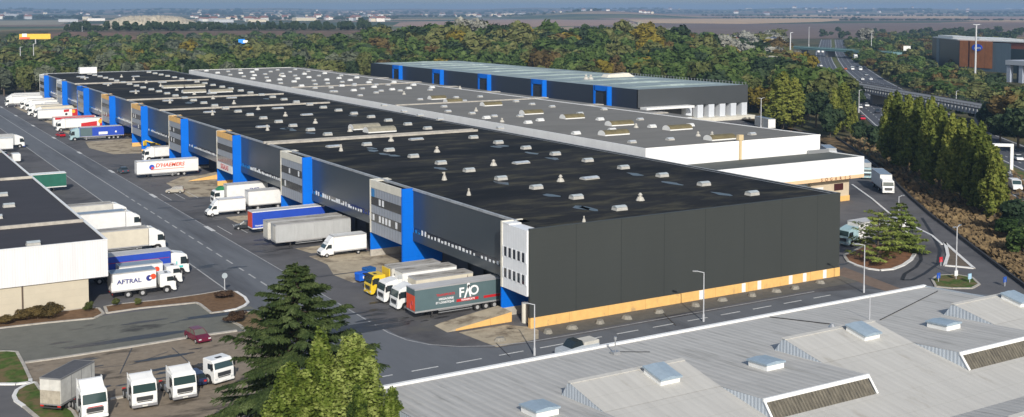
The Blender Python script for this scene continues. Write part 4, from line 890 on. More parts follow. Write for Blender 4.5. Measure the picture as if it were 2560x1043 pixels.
t, b = artic('white box lorry with plain body backed behind the white van', 66.6, 218.2, PI, PW, PW, groof2, L=8.2, h=3.95, cabh=2.5, defl=0, bump=PBl)
t, b = artic('white lorry with green deflector top beside the third blue fin', 65.4, 228.5, PI, PW, PW, groof2, L=8.6, h=3.9, cabh=2.9, defl=0); side_text(b, 'JMB', .9, -8.5, 2.6, navy, PI, sx=1.5)
MB().prism([(-2.2, 2.9), (-2.2, 3.6), (-1.7, 3.55), (-.8, 2.95)], -1, 1, 'y').build('wind_deflector', M('deflector_green', (.02, .2, .07), .5), t, bevel=.05)
t, b = trailer("long white trailer with red italic lettering and blue swirl, alone in the yard", 60.2, 273.2, PI, PW, PW, PW, L=14.4, h=4.0, axl=(-8.2, -9.6, -11))
side_text(b, "D'HAEMERS", 1.25, -7.6, 2.85, rdo, PI, sx=1.05, shear=.25); decal(b, disc(-3.4, 2.55, .62), M('emblem_blue', (.02, .08, .5), .5)); decal(b, disc(-3.55, 2.35, .3), rdo, hw=1.3)
decal(b, [(-3.2, 1.85), (-3.2, 2.0), (-11, 2.05), (-11, 1.95)], M('emblem_salmon', (.6, .2, .12), .5), name='red_line')
t, b = artic('white lorry with small blue mark on its body, behind the long white trailer', 68.8, 303.5, PI, PW, PW, groof2, L=8.4, h=3.6, cabh=3.0, defl=.6); decal(b, disc(-8.4, 2.7, .5, sx=2), M('emblem_blue', (.02, .08, .5), .5)); decal(b, disc(-9.6, 2.8, .3), rdo)
t = thing('telehandler', 'yellow telescopic handler by the foot of a fin near the docks', 'machine', (76.0, 322, 0), 2.2)
MB().prism([(-2.2, .6), (1.8, .6), (1.9, 1.3), (.4, 1.5), (-2.2, 1.7)], -.8, .8, 'y').build('body', PY_, t, bevel=.05); MB().box(-.6, .7, .0, .8, 1.4, 2.5).build('cabin', glass, t); MB().bar((-2, -.5, 1.9), (3.4, -.5, 2.9), .2, n=8).build('boom', PY_, t)
MB().box(3.2, 3.5, -1.2, .4, 1.6, 2.9).build('fork_carriage', PY_, t); axle(t, 1.3, 1.1, .55, .4); axle(t, -1.5, 1.1, .55, .4)
t, b = artic('blue lorry trailer with pale teal tractor and white side placards', 60.4, 361.6, PI, PLt, PBl, groof2, L=12.9, h=4.0, cabh=3.3, defl=.5)
MB().box(-6.3, -2.8, 1.28, 1.3, 1.3, 3.8).build('dark_side_panel', FH, b); decal(b, [(-8.2, 1.6), (-10.8, 1.6), (-10.8, 2.4), (-8.2, 2.4)], wht, name='placard'); decal(b, [(-13.0, 2.0), (-13.5, 2.0), (-13.5, 2.5), (-13.0, 2.5)], wht, name='placard')
emy = M('emblem_yellow', (.8, .42, .03), .5)
t, b = artic('white streamlined lorry with red and yellow tail pattern behind the teal tractor', 61.4, 392, PI, PW, PW, PW, L=12.6, h=4.0, cabh=3.1, defl=.85)
decal(b, [(-7.5, 1.3), (-7.5, 2.4), (-12.5, 2.9), (-12.5, 1.3)], rdk, name='red_pattern'); decal(b, [(-13.4, 1.3), (-13.4, 3.8), (-15.2, 3.8), (-15.2, 1.3)], rdk, name='red_pattern'); decal(b, disc(-13.6, 2.8, .7), emy, hw=1.3)
t, b = trailer('white trailer with red roof band between the two patterned lorries', 61.6, 399.6, PI, PW, PR, PW, L=13.4, h=4.0); decal(b, [(-.5, 3.2), (-.5, 3.9), (-13, 3.9), (-13, 3.2)], rdk, name='red_band')
t, b = trailer('plain white trailer ending in a red and yellow fruit pattern', 61.4, 431, PI, PW, PW, PW, L=13.6, h=4.0); decal(b, [(-8.6, 2.9), (-8.6, 3.8), (-10.4, 3.9), (-10.4, 3.1)], rdk, name='red_pattern'); decal(b, [(-11.4, 1.5), (-11.4, 3.9), (-13.4, 3.9), (-13.4, 1.5)], rdk, name='red_pattern'); decal(b, disc(-11.9, 3.1, .6), emy, hw=1.3); decal(b, disc(-9.4, 2.2, .45), M('lettering_black', (.03, .03, .04), .5))
fg = 'white lorries at the far docks'
for i, (x, y, sd, rf, L, lab) in enumerate([(62.2, 446, PB, droof, 12.4, 'white cabbed lorry with beige roof, nearest of the far group'), (61.4, 455, PB, droof, 12.4, 'white cabbed lorry with beige roof, second of the far group'), (66, 463, PW, PW, 11, 'white rigid lorry seen over the beige trailer roof'),
        (63.6, 478, PW, PW, 9, 'white lorry with faded pinkish side ahead of the last fins'), (63.0, 487, PW, PW, 11, 'white lorry close behind the faded one'), (59.6, 504, PW, PW, 15, 'longest white lorry of the far group, nose on the road edge'), (60.5, 513, PW, PW, 14, 'white lorry second from the far end of the row'), (62.5, 522, PW, groof2, 14, 'white lorry at the very far end of the row')]):
    artic(lab, x, y, PI, PW, sd, rf, L=L, h=4.0, cabh=3.0, defl=.8, group=fg)
# --- left hand row, backed under the left warehouse, facing +X
t, b = artic('three axle white lorry with navy lettering nearest the beige wall', 40.4, 161.0, 0, PW, PW, bluer, L=6.0, h=3.6, cabh=2.75, defl=0, name='training_lorry')
side_text(b, 'AFTRAL', .85, -6.4, 2.35, navy, 0, sx=1.1); decal(b, disc(-3.7, 2.5, .42), navy, face=0); decal(b, disc(-3.15, 2.65, .4), rdo, face=0, hw=1.29); decal(b, disc(-3.55, 2.5, .16), wht, face=0, hw=1.31)
t, b = artic('white lorry with bluish roof parked behind the lettered one', 42.4, 165.4, 0, PW, PW, bluer, L=6.0, h=3.5, cabh=2.75, defl=0); decal(b, disc(-3.6, 2.6, .4), rdo, face=0)
t, b = artic('royal blue trailer with white cab marked in turquoise', 44.9, 170.9, 0, PW, PBl, groof2, L=12.0, h=4.0, cabh=3.2, defl=.3, trim=M('turquoise', (.05, .5, .48), .5)); decal(b, [(-14.5, 2.9), (-14.5, 3.0), (-2.9, 3.0), (-2.9, 2.9)], M('red_thin', (.3, .02, .1), .5), face=0, name='red_line')
t, b = artic('beige tarpaulin trailer with white high roofed cab', 46.2, 190.3, 0, PW, PB, droof, L=13, h=4.0, cabh=3.1, defl=.8)
t, b = artic('white trailer with blue grey roof and dark windscreened cab', 46.4, 208.3, 0, PW, PW, bluer, L=13, h=4.0, cabh=3.1, defl=.7)
t, b = artic('grey trailer with white cab, farthest of the three above the roof edge', 46.2, 218.0, 0, PW, PWd, droof, L=13, h=3.95, cabh=3.1, defl=.7)
t, b = trailer('dark green trailer framed in white standing alone', 42.9, 263.6, 0, PGn, PW, PW, L=13.6, h=4.0, rail=M('white_rail', (.7, .7, .68), .5))
t, b = trailer('plain white trailer cut by the left edge of the picture', 42.0, 342.4, 0, PW, PW, PW, L=13.6, h=4.0)
t, b = artic('grey trailer with white cab and blue bumper at the left picture edge', 46.2, 351.5, 0, PW, PG, PWd, L=13, h=4.0, cabh=3.2, defl=.6, bump=PBl)
van('white van parked against the left warehouse roof line', 39.8, 322, PI/2, PW)
car('dark blue car parked beyond the white van on the left', 38.5, 334, PI/2, M('car_navy', (.02, .03, .08), .3))
# --- bottom left lorries, facing the camera
tractor('white tractor unit with a red nose stripe at the bottom left', 20.6, 113.0, -PI/2+.02, PW, cabh=3.0, defl=.75, stripe=rdk)
tractor('white tractor unit with low roof, middle of the three bottom ones', 25.5, 113.8, -PI/2-.02, PW, cabh=2.85, defl=.4, bump=M('bumper_grey', (.22, .22, .23), .5))
tractor('white tractor unit with low roof next to the dark blue car', 29.6, 114.2, -PI/2+.03, PW, cabh=2.85, defl=.4, bump=M('bumper_grey', (.22, .22, .23), .5))
tractor('white tractor unit half hidden by the spruce', 34.6, 117.4, -PI/2+.3, PW, cabh=2.7, defl=0)
t = thing('box_trailer', 'small old white box trailer with dark roof on the grass corner', 'trailer', (21.3, 122.0, 0), math.radians(47)); b = boxbody(t, 0, 5.9, M('old_white_panel', (.55, .54, .5), .7, noise=.2, nscale=1.), M('dark_trailer_roof', (.09, .09, .095), .8, noise=.2, nscale=2.), None, .9, 3.5, hw=1.15, rail=M('dark_rail', (.2, .2, .2), .6), rib=1.75)
MB().box(-5.96, -5.93, -1.1, 1.1, .95, 2.3).build('dirty_tailboard', M('dirty_board', (.38, .34, .27), .8, noise=.3, nscale=2.), b); chassis(t, -5.9, 0, [-1.4, -4.4], r=.42, guard=False, hw=1.05)
# --- cars in the yard
car('maroon saloon with pale windscreen beside the lower left kerb', 36.9, 132.9, math.radians(-82), M('car_maroon', (.13, .01, .03), .3), glassm=M('pale_screen', (.12, .12, .1), .1))
car('navy blue estate car between two white lorries, bottom left', 31.6, 121.9, math.radians(95), M('car_navy', (.02, .03, .08), .3), L=4.4, est=True)
car('beige hatchback parked on the bay lines in mid yard', 60.8, 247.6, math.radians(160), M('car_beige', (.38, .35, .29), .35), L=3.8, est=True)
car('black saloon parked beside the blue and grey trailers', 61.2, 200.4, math.radians(165), M('car_black', (.025, .03, .035), .25))
car('dark blue grey saloon at the nose of the lettered white trailer', 59.4, 286.4, math.radians(95), M('car_bluegrey', (.05, .075, .1), .3))
car('red car beside the pale teal tractor', 59.6, 377.2, math.radians(100), M('car_red', (.42, .01, .02), .3))
car('dark car at the far left beside the white lorries', 59.0, 499, math.radians(170), M('car_dark', (.03, .035, .05), .3))
pk = thing('pickup_truck', 'silver pickup with a white load cover half hidden by the near roof edge', 'pickup', (66.8, 107.2, 0), math.radians(184))
MB().prism([(-5.2, .45), (-5.2, 1.25), (-2.8, 1.3), (-.1, 1.05), (0, .45)], -.95, .95, 'y').build('body', M('car_silver', (.4, .44, .48), .3), pk, bevel=.06); MB().prism([(-2.9, 1.25), (-2.7, 1.85), (-1.8, 1.85), (-1.1, 1.15)], -.85, .85, 'y').build('cabin', glass, pk); MB().box(-5.15, -2.95, -.9, .9, 1.2, 1.6).build('load_cover', PWd, pk); axle(pk, -1, .95, .36, .22); axle(pk, -4.2, .95, .36, .22); pk.location.z = .0
pk.location = (*at(1398, 897), 0)
# --- right-hand lot
t, b = artic('white box lorry in two units behind the conifers', 144.8, 133.2, PI+.06, PLt, PW, groof2, L=4.6, h=3.9, cabh=2.9, defl=.4); 
trailer('white drawbar trailer behind the conifers', 152.9, 131.9, PI+.12, PW, groof2, PW, L=6.2, h=3.7, axl=(-1.5, -4.6))
tractor('white lorry cab peeping out behind the dark end wall', 129.4, 142.0, -PI/2, PW, cabh=3.0, defl=.7)
t, b = artic('white box lorry facing the camera beside the wooded bank', 194.0, 165.8, math.radians(-128), PW, PW, bluer, L=10, h=3.9, cabh=2.9, defl=.3)
t, b = artic('grey blue lorry in line behind the white box lorry', 207.0, 183.2, math.radians(-130), PLt, PG, bluer, L=7, h=3.5, cabh=2.6, defl=.0)
t, b = artic('white cabbed lorry near the corner of the white wing', 220.8, 206.6, math.radians(-125), PW, PG, bluer, L=8, h=3.6, cabh=2.8, defl=.3)
t, b = artic('blue topped lorry behind the wing near the bank', 235, 231, math.radians(-120), PW, M('blue_grey_box', (.08, .12, .18), .6), bluer, L=8, h=3.6, cabh=2.8, defl=.3)
t, b = trailer('grey container trailer behind the grey roof, under the poplars', 262, 272, math.radians(-110), PWd, bluer, PW, L=11, h=4.0)
t = thing('site_hut', 'cream hut with orange roof edge at the end of the grey roof', 'hut', (238, 243, 0), .5); MB().box(-3, 3, -2, 2, 0, 3.6).build('wall', cream, t); MB().box(-3.2, 3.2, -2.2, 2.2, 3.6, 4.0).build('roof', M('hut_orange', (.5, .2, .06), .7), t)
# ------------------------------------------------------------------ lamps, signs
def lamp(label, x, y, h, group, arms=1, rz=0, r=.09, name='street_lamp', al=1.1):
    t = thing(name, label, 'lamp post', (x, y, 0), rz, group)
    MB().cyl((0, 0, 0), r*1.5, h*.15, n=8).cyl((0, 0, h*.15), r, h*.85, n=8, r2=r*.7).build('pole', polem, t)
    for k in range(arms):
        a = k*PI; dx = math.cos(a)*al
        MB().bar((0, 0, h-.05), (dx*.8, 0, h+.12), r*.5).build('arm', polem, t); MB().box(min(dx*.7, dx*1.3), max(dx*.7, dx*1.3), -.14, .14, h+.06, h+.2).build('lamp_head', galv, t)
    return t
gl_ = 'lamp posts along the end wall lane'
lamp('slim grey lamp post before the corner of the dark end wall', 68.3, 108.9, 6.0, gl_, 1, PI*.8); lamp('slim grey lamp post before the middle of the dark end wall', 94.4, 109.8, 6.4, gl_, 1, PI*.8); lamp('slim grey lamp post near the right end of the end wall', 123.6, 109.6, 6.8, gl_, 1, PI*.8)
lamp('grey double headed lamp post on the small grass island', *at(2390, 690), 7.4, gl_, 2, .3, r=.1); lamp('grey lamp post between the conifers and the lorries', *at(2246, 555), 4.8, gl_, 1, 0, r=.1)
lamp('tall grey mast standing in the trees beside the motorway', *at(1975, 165), zat(1975, 82, *at(1975, 165)), None, 1, 0, r=.55, name='light_mast', al=2.5)
lamp('tall white mast in front of the brown clad building', *at(2437, 222), zat(2430, 62, *at(2437, 222)), None, 2, 0, r=.5, name='light_mast', al=3)
for i, (x, yb, yt) in enumerate([(2022, 118, 68), (2178, 130, 84), (2147, 282, 226), (2390, 265, 228), (1902, 325, 246), (85, 176, 110), (52, 180, 118), (285, 190, 138), (456, 160, 124), (206, 105, 66), (957, 160, 98)]):
    p = at(x, yb); lamp('thin distant pole, number %d counted along the treeline' % (i+1) if 0 else 'thin distant lamp pole among the trees', *p, max(6, zat(x, yt, *p)), 'distant lamp poles', 2 if i in (4,) else 1, 0, r=.16 if yb > 200 else .3, al=1.3)
sg = thing('road_sign', 'round white backed road sign on a post at the verge corner', 'sign', (*at(562, 735), 0)); MB().cyl((0, 0, 0), .06, 2.6, n=6).build('post', polem, sg); MB().cyl((0, -.1, 2.6), .4, .08, 'y', 16).build('disc', M('sign_back', (.35, .4, .43), .5), sg)
for x, y, lab, c in [(2352, 665, 'small red marker in the triangular island', (.5, .02, .03)), (2346, 706, 'small blue sign on the grass island, left side', (.02, .08, .4)), (2424, 708, 'pale blue sign on the grass island, right side', (.35, .55, .7)), (2390, 700, 'round white sign on the grass island lamp', (.75, .75, .75)), (2512, 716, 'blue litter box beside the lot edge', (.02, .08, .35))]:
    sg = thing('road_sign', lab, 'sign', (*at(x, y), 0)); MB().cyl((0, 0, 0), .05, 1.0, n=6).build('post', polem, sg); MB().box(-.35, .35, -.04, .04, .6, 1.4).build('panel', M('panel_%d' % x, c, .5), sg)
# motorway gantry, bridges
gx = at(2528, 432); g = thing('sign_gantry', 'white motorway gantry frame right of the poplars', 'gantry', (gx[0], gx[1], 0), math.radians(47-90))
MB().box(-.35, .35, -.35, .35, 0, 7.0).build('leg', PW, g); MB().box(-14.5, -13.8, -.35, .35, 0, 7.0).build('leg', PW, g); MB().box(-14.5, .35, -.4, .4, 6.4, 7.1).build('beam', PW, g); MB().box(-13, -9, -.6, -.45, 5.0, 7.6).build('sign_panel', PW, g)
def bridge(name, label, a, b, z0, z1, w, m, railm, teeth=0, piers=()):
    L = math.hypot(b[0]-a[0], b[1]-a[1]); ang = math.atan2(b[1]-a[1], b[0]-a[0]); t = thing(name, label, 'bridge', (*a, 0), ang)
    dk = MB().box(0, L, -w/2, w/2, z0, z1); k = 0
    while teeth and k < L: dk.box(k, k+teeth*.5, w/2, w/2+.6, z0-.2, z1-.3, m=1); dk.box(k, k+teeth*.5, -w/2-.6, -w/2, z0-.2, z1-.3, m=1); k += teeth
    dk.build('deck', [m, M('bracket_grey', (.3, .31, .32), .7)], t)
    for s in (-1, 1): 
        q = MB().box(0, L, s*w/2-.1, s*w/2+.1, z1, z1+.2).box(0, L, s*w/2-.06, s*w/2+.06, z1+.9, z1+1.05)
        k = 0
        while k < L: q.box(k, k+.12, s*w/2-.06, s*w/2+.06, z1+.2, z1+.9); k += 2.5
        q.build('railing', railm, t)
    for p in piers: MB().box(p*L-1.2, p*L+1.2, -w/2+1, w/2-1, 0, z0).build('pier', M('pier_concrete', (.22, .22, .22), .8), t)
    return t
bridge('viaduct', 'grey concrete viaduct with toothed edge crossing the motorway', (414, 402), (300, 172), 4.6, 6.4, 11, M('viaduct_grey', (.16, .165, .17), .8), M('rail_dark', (.09, .08, .075), .6), 2.6, (.12, .33, .52, .68, .84))
bridge('road_bridge', 'teal grey bridge crossing the motorway in the distance', (726, 740), (694, 588), 5.0, 6.6, 10, M('teal_bridge', (.13, .24, .24), .7), M('teal_rail', (.15, .28, .28), .6), 0, (.2, .45, .7))
# motorway traffic
tw = M('traffic_white', (.75, .75, .75), .3); tg = M('traffic_grey', (.3, .32, .34), .3); td = M('traffic_dark', (.03, .035, .05), .3); tr_ = M('traffic_red', (.5, .02, .04), .3)
tcars = [(2551, 404, tw, 'w'), (2545, 480, tw, 'v'), (2168, 268, tw, 'w'), (2151, 272, tw, 'w'), (2158, 301, tr_, 'c'), (2195, 284, td, 'c'), (2153, 241, td, 'c'), (2132, 176, tw, 'v'), (2152, 177, tw, 'v'), (2052, 166, tw, 'w'), (2090, 187, tr_, 'c'), (2166, 190, tg, 'c'), (2157, 201, tw, 'c'), (2178, 201, tw, 'w'), (2146, 167, tg, 'c'), (2140, 150, tw, 'b'),
         (2046, 132, tw, 'v'), (2056, 132, tw, 'v'), (2070, 133, tw, 'v'), (2125, 135, tg, 'c'), (2140, 118, tw, 'c'), (2164, 112, tw, 'c'), (2190, 102, tw, 'c'), (2152, 115, td, 'c'), (2205, 97, tw, 'c'), (2113, 174, M('traffic_orange', (.5, .1, .03), .4), 'c'), (2175, 106, tg, 'c')]
ang = math.atan2(.734, .679)
for i, (x, y, m_, k) in enumerate(tcars):
    p = at(x, y); lab = {'c': 'small distant car on the motorway', 'w': 'white distant car on the motorway', 'v': 'white distant van on the motorway', 'b': 'white square fronted lorry on the motorway'}[k]
    if k in 'cw': o = car(lab, p[0], p[1], ang if x < 2120 else ang+PI, m_, 'motorway traffic', small=True)
    elif k == 'v': o = van(lab, p[0], p[1], ang+PI if x > 2120 else ang, m_, 'motorway traffic')
    else: o, _ = artic(lab, p[0], p[1], ang+PI, PW, PW, PW, L=9)
    o.location.z = .08
t, b = artic('white lorry glimpsed behind the poplar row on the motorway', *at(2455, 405), ang+PI, PW, PW, PW, L=12, h=4.0); t.location.z = .08
# ------------------------------------------------------------------ brown clad store and neighbours
brn = M('brown_cladding', srgb(168, 104, 54), .6, noise=.2, nscale=.3); seams(brn, 'X', 2.5, (.75, .75, .75), .05); slate = M('slate_cladding', srgb(92, 108, 120), .5, noise=.08, nscale=.3); seams(slate, 'X', 1.2, (.9, .9, .9), .06); blk_ = M('black_cladding', (.012, .012, .02), .4)
pA, pB, pC = at(2330, 160), at(2398, 174), at(2480, 180); ang2 = math.atan2(pC[1]-pB[1], pC[0]-pB[0]); ux = (math.cos(ang2), math.sin(ang2)); uy = (pA[0]-pB[0], pA[1]-pB[1]); L2 = math.hypot(pC[0]-pB[0], pC[1]-pB[1]); SH = 19.1
def sp_(u, v): return (u*ux[0]+v*uy[0], u*ux[1]+v*uy[1])
S = thing('store_building', 'boxy store with brown panels, slate side and black return wall', 'building', (*pB, 0))
def blk3(u0, u1, v0, v1, z0, z1, nm, m_): return MB().prism([sp_(u0, v0), sp_(u1, v0), sp_(u1, v1), sp_(u0, v1)], z0, z1, 'z').build(nm, m_, S)
blk3(0, L2*.27, 0, .9, 2, SH, 'brown_wall', brn); blk3(L2*.32, L2, 0, .9, 2, SH, 'brown_wall', brn); blk3(L2*.27, L2*.32, .03, .9, 2, SH, 'shadow_joint', blk_)
blk3(L2, L2*1.55, .02, .9, 0, SH-.8, 'slate_wall', slate); blk3(-.5, 0, .0, 1, 0, SH+.1, 'black_wall', blk_); blk3(-1.0, -.5, .7, .8, 0, SH, 'light_strip', slate); blk3(0, L2, .01, .9, 0, 2, 'base', slate)
blk3(0, L2*2.4, .1, 1, SH, SH+.7, 'roof', PW); blk3(3, L2*.8, .35, .9, SH+.7, SH+2.2, 'roof_plant', PW); blk3(L2*.9, L2*2.2, .3, .9, SH+.7, SH+1.8, 'roof_plant', PW)
blk3(L2*1.55, L2*2.6, .1, .9, 0, 15, 'dark_glass_wing', M('wing_glass', (.03, .05, .06), .3)); blk3(L2*1.6, L2*2.6, .12, .9, 15, 18.5, 'red_brick_wing', M('wing_red', (.25, .08, .05), .7))
sgn = MB().prism([(x, z) for x, z in disc(0, 0, 2.3, 18, 2.0)], -.5, -.2, 'y').build('oval_sign', M('sign_blue', (.01, .09, .7), .5), S, (*sp_(L2*.55, 0), 15.0), ang2); text('sign_lettering', 'opera', 2.6, (.6, -.55, -.1), (RY(90), 0, 0), wht, sgn)
S2 = thing('canopy_building', 'pale concrete framed building cut by the right edge', 'building', (*at(2512, 205), 0), ang2)
MB().box(0, 40, 0, 20, 9.5, 12).build('fascia', M('pale_concrete', (.42, .45, .5), .7), S2)
for k in range(4): MB().box(.5+k*9, 3.2+k*9, .5, 2.5, 0, 9.5).build('column', M('pale_concrete2', (.34, .38, .46), .7), S2)
MB().box(0, 40, 8, 20, 0, 9.5).build('back_wall', M('navy_shop', (.04, .06, .1), .4), S2)
# advertising signs, small structures seen over the trees
def board(name, label, px, yb, x0, x1, yt, ym, m, parts=()):
    p = at(px, yb); az = math.atan2(p[0], p[1]); wpx = math.hypot(*p)/F; t = thing(name, label, 'sign', (*p, 0), -az); z1 = zat(px, yt, *p); z0 = zat(px, ym, *p)
    MB().box((x0-px)*wpx, (x1-px)*wpx, -.4, .4, z0, z1).build('panel', m, t); MB().cyl((0, 0, 0), .4, z0, n=8).build('post', polem, t)
    for (a, b_, c, d, mm) in parts: MB().box((a-px)*wpx, (b_-px)*wpx, -.6, -.4, zat(px, d, *p), zat(px, c, *p)).build('panel_mark', mm, t)
board('billboard', 'long yellow and orange roadside billboard above the trees', 90, 150, 56, 122, 85, 98, M('board_yellow', (.85, .5, .04), .5), [(57, 78, 93, 98, M('board_red', (.7, .09, .02), .5)), (62, 72, 84, 92, wht)])
board('pylon_sign', 'small blue disc and white arrow sign over the woods', 603, 150, 597, 612, 98, 109, M('board_blue', (.01, .25, .85), .5), [(608, 619, 101, 107, wht)])
board('direction_sign', 'white square sign between the bridge and the brown store', 2267, 150, 2259, 2275, 115, 127, PW)
# ------------------------------------------------------------------ vegetation
nrng = np.random.default_rng(11)
def leaf_arrays(pos, nrm, size, asp=1.6):
    """rhombus leaf clumps at pos, facing roughly nrm"""
    n = len(pos); u = nrng.normal(size=(n, 3)); nrm = nrm/np.linalg.norm(nrm, axis=1, keepdims=True)
    u -= nrm*(u*nrm).sum(1, keepdims=True); u /= np.linalg.norm(u, axis=1, keepdims=True); w = np.cross(nrm, u)
    s = size*nrng.uniform(.55, 1.3, (n, 1)); v = np.empty((n, 4, 3)); v[:, 0] = pos-u*s*asp*.5; v[:, 1] = pos-w*s*.5; v[:, 2] = pos+u*s*asp*.5; v[:, 3] = pos+w*s*.5
    v[:, 1] += nrm*s*.12; v[:, 3] += nrm*s*.12
    return v.reshape(-1, 3), np.arange(n*4).reshape(n, 4)
def mesh_from(name, v, f, mats):
    me = bpy.data.meshes.new(name); nv, nf = len(v), len(f); k = f.shape[1]
    me.vertices.add(nv); me.vertices.foreach_set('co', np.asarray(v, np.float32).ravel()); me.loops.add(nf*k); me.loops.foreach_set('vertex_index', f.astype(np.int32).ravel())
    me.polygons.add(nf); me.polygons.foreach_set('loop_start', np.arange(0, nf*k, k, dtype=np.int32)); me.polygons.foreach_set('loop_total', np.full(nf, k, np.int32))
    for m_ in mats: me.materials.append(m_)
    me.update(calc_edges=True); return me
def lobes_pos(lobes, n, shell=.75):
    vol = np.array([l[3]*l[4]*l[5] for l in lobes])**(2/3); c = nrng.choice(len(lobes), n, p=vol/vol.sum()); L_ = np.array(lobes)[c]
    d = nrng.normal(size=(n, 3)); d /= np.linalg.norm(d, axis=1, keepdims=True); r = nrng.uniform(shell**3, 1.08, (n, 1))**(1/3)
    pos = L_[:, :3]+d*r*L_[:, 3:]; nr_ = d/L_[:, 3:]; nr_ /= np.linalg.norm(nr_, axis=1, keepdims=True); nr_ += nrng.normal(size=(n, 3))*.45; return pos, nr_
def core_mesh(lobes, k=.72):
    import bmesh
    V = []; Fc = []
    b = bmesh.new(); bmesh.ops.create_icosphere(b, subdivisions=2, radius=1); bv = np.array([v.co[:] for v in b.verts]); bf = np.array([[v.index for v in f.verts] for f in b.faces]); b.free()
    for l in lobes:
        q = bv*(1+nrng.uniform(-.16, .12, (len(bv), 1)))*k*np.array(l[3:])+np.array(l[:3]); Fc.append(bf+sum(len(x) for x in V)); V.append(q)
    return np.concatenate(V), np.concatenate(Fc)
def crown_mesh(name, lobes, n, size, shell=.68, asp=1.6, core=.6):
    p, nn = lobes_pos(lobes, n, shell); v, f = leaf_arrays(p, nn, size, asp)
    cv, cf = core_mesh(lobes, core); cf4 = np.concatenate([cf, cf[:, 2:]], 1)
    # triangles of the core as degenerate-free quads: split leaves to triangles instead
    t = np.concatenate([f[:, [0, 1, 2]], f[:, [0, 2, 3]], cf+len(v)]); return mesh_from(name, np.concatenate([v, cv]), t, [])
def trunk_mesh(h, r, limbs=5, spread=.5, name='trunk', top=.75):
    mb = MB().cyl((0, 0, 0), r, h*top, n=8, r2=r*.4); rr = random.Random(int(h*100))
    for k in range(limbs):
        a = k*2.4; z = h*rr.uniform(.25, .6); mb.bar((0, 0, z), (math.cos(a)*h*spread*.35, math.sin(a)*h*spread*.35, z+h*.22), r*.3, n=5)
    o = mb.build(name, bark); me = o.data; bpy.data.objects.remove(o); return me
bark = M('bark', (.09, .07, .05), .9, noise=.3, nscale=3.); pbark = M('bark_pale', (.3, .28, .24), .9, noise=.3, nscale=3.)
LM = {'green': leafmat('leaf_green', (.03, .06, .016), (.068, .115, .028), (.13, .18, .05)), 'dark': leafmat('leaf_dark', (.022, .042, .02), (.042, .07, .03), (.07, .1, .04)), 'olive': leafmat('leaf_olive', (.055, .07, .02), (.115, .135, .04), (.2, .2, .075)),
      'yellow': leafmat('leaf_yellow', (.09, .075, .01), (.2, .16, .02), (.32, .26, .04)), 'rust': leafmat('leaf_rust', (.065, .05, .018), (.12, .085, .03), (.18, .13, .045)), 'silver': leafmat('leaf_silver', (.12, .12, .10), (.26, .26, .22), (.45, .45, .40)),
      'purple': leafmat('leaf_purple', (.025, .008, .014), (.05, .018, .028), (.08, .03, .04)), 'poplar': leafmat('leaf_poplar', (.06, .085, .014), (.145, .175, .03), (.26, .27, .055), 1.2, 5.), 'fgpop': leafmat('leaf_poplar_near', (.03, .055, .01), (.12, .165, .022), (.33, .38, .11), .8, 2.6), 'spruce': leafmat('leaf_spruce', (.03, .052, .015), (.07, .10, .03), (.17, .21, .085), .5, 6.), 'sage': leafmat('leaf_sage', (.06, .075, .05), (.12, .14, .09), (.2, .22, .15))}
tr_mesh = [trunk_mesh(1., .025, name='trunk'), trunk_mesh(1., .016, limbs=0, name='trunk')]
def roundtree(seed, n=900, size=.095, tall=1., w=.36, core=.6):
    r_ = random.Random(seed); lb = [(0, 0, .62, w*.8, w*.8, .30)]
    for k in range(9):
        a = k*2.4+r_.random(); rad = w*r_.uniform(.35, .75); lb.append((math.cos(a)*rad, math.sin(a)*rad, r_.uniform(.36, .84), w*r_.uniform(.35, .55), w*r_.uniform(.35, .55), r_.uniform(.12, .2)))
    return crown_mesh('crown', lb, n, size, core=core)
round_me = [roundtree(s) for s in range(6)]
tall_me = [roundtree(20+s, w=.24) for s in range(3)]
lite_tall = [roundtree(50+s, n=300, size=.11, w=.2) for s in range(3)]
lite_me = [roundtree(40+s, n=380, size=.13) for s in range(4)]
def poplar(seed, n, size, w=.13, zb=.06, nl=34, tp=.75):
    """columnar crown made of many upright plume-like clumps, so the outline is feathery"""
    r_ = random.Random(seed); lb = []
    for k in range(nl):
        z = zb+.05+(.86-zb)*(k/nl)**.9; prof = (min(1, (z-zb)/.2+.45))*(1-max(0, z-.42)/.56)**tp; a = k*2.4+r_.uniform(-.5, .5); q = r_.uniform(.35, .8)
        lb.append((math.cos(a)*w*prof*q, math.sin(a)*w*prof*q, z, w*prof*.34+.01, w*prof*.34+.01, r_.uniform(.07, .12)))
    lb.append((0, 0, .86, w*.2, w*.2, .12)); lb.append((0, 0, .45, w*.5, w*.5, .35))
    return crown_mesh('crown', lb, n, size, core=.36, shell=.5)
pop_me = [poplar(s, 4200, .03, w=.16) for s in range(4)]
def tree(name, label, x, y, h, cm, leaf, group=None, cat='tree', w=1., trunkm=None, z0=None, parts=True):
    z = float(terr(x, y)) if z0 is None else z0
    if parts:
        t = thing(name, label, cat, (x, y, z-.1), R.uniform(0, 6.28), group); t.scale = (h*w, h*w, h)
        c = bpy.data.objects.new('crown', cm); C.objects.link(c); c.parent = t; k = bpy.data.objects.new('trunk', tr_mesh[1 if name == 'poplar_tree' else 0]); C.objects.link(k); k.parent = t
    else:
        c = bpy.data.objects.new(name, cm); C.objects.link(c); c.location = (x, y, z-.1); c.rotation_euler.z = R.uniform(0, 6.28); c.scale = (h*w, h*w, h); tag(c, label, cat, group); t = c
    return t, c
mesh_cache = {}
def withmat(me, leaf):
    k = (me.name, leaf)
    if k not in mesh_cache: m2 = me.copy(); m2.name = 'crown'; m2.materials.clear(); m2.materials.append(LM[leaf]); mesh_cache[k] = m2
    return mesh_cache[k]
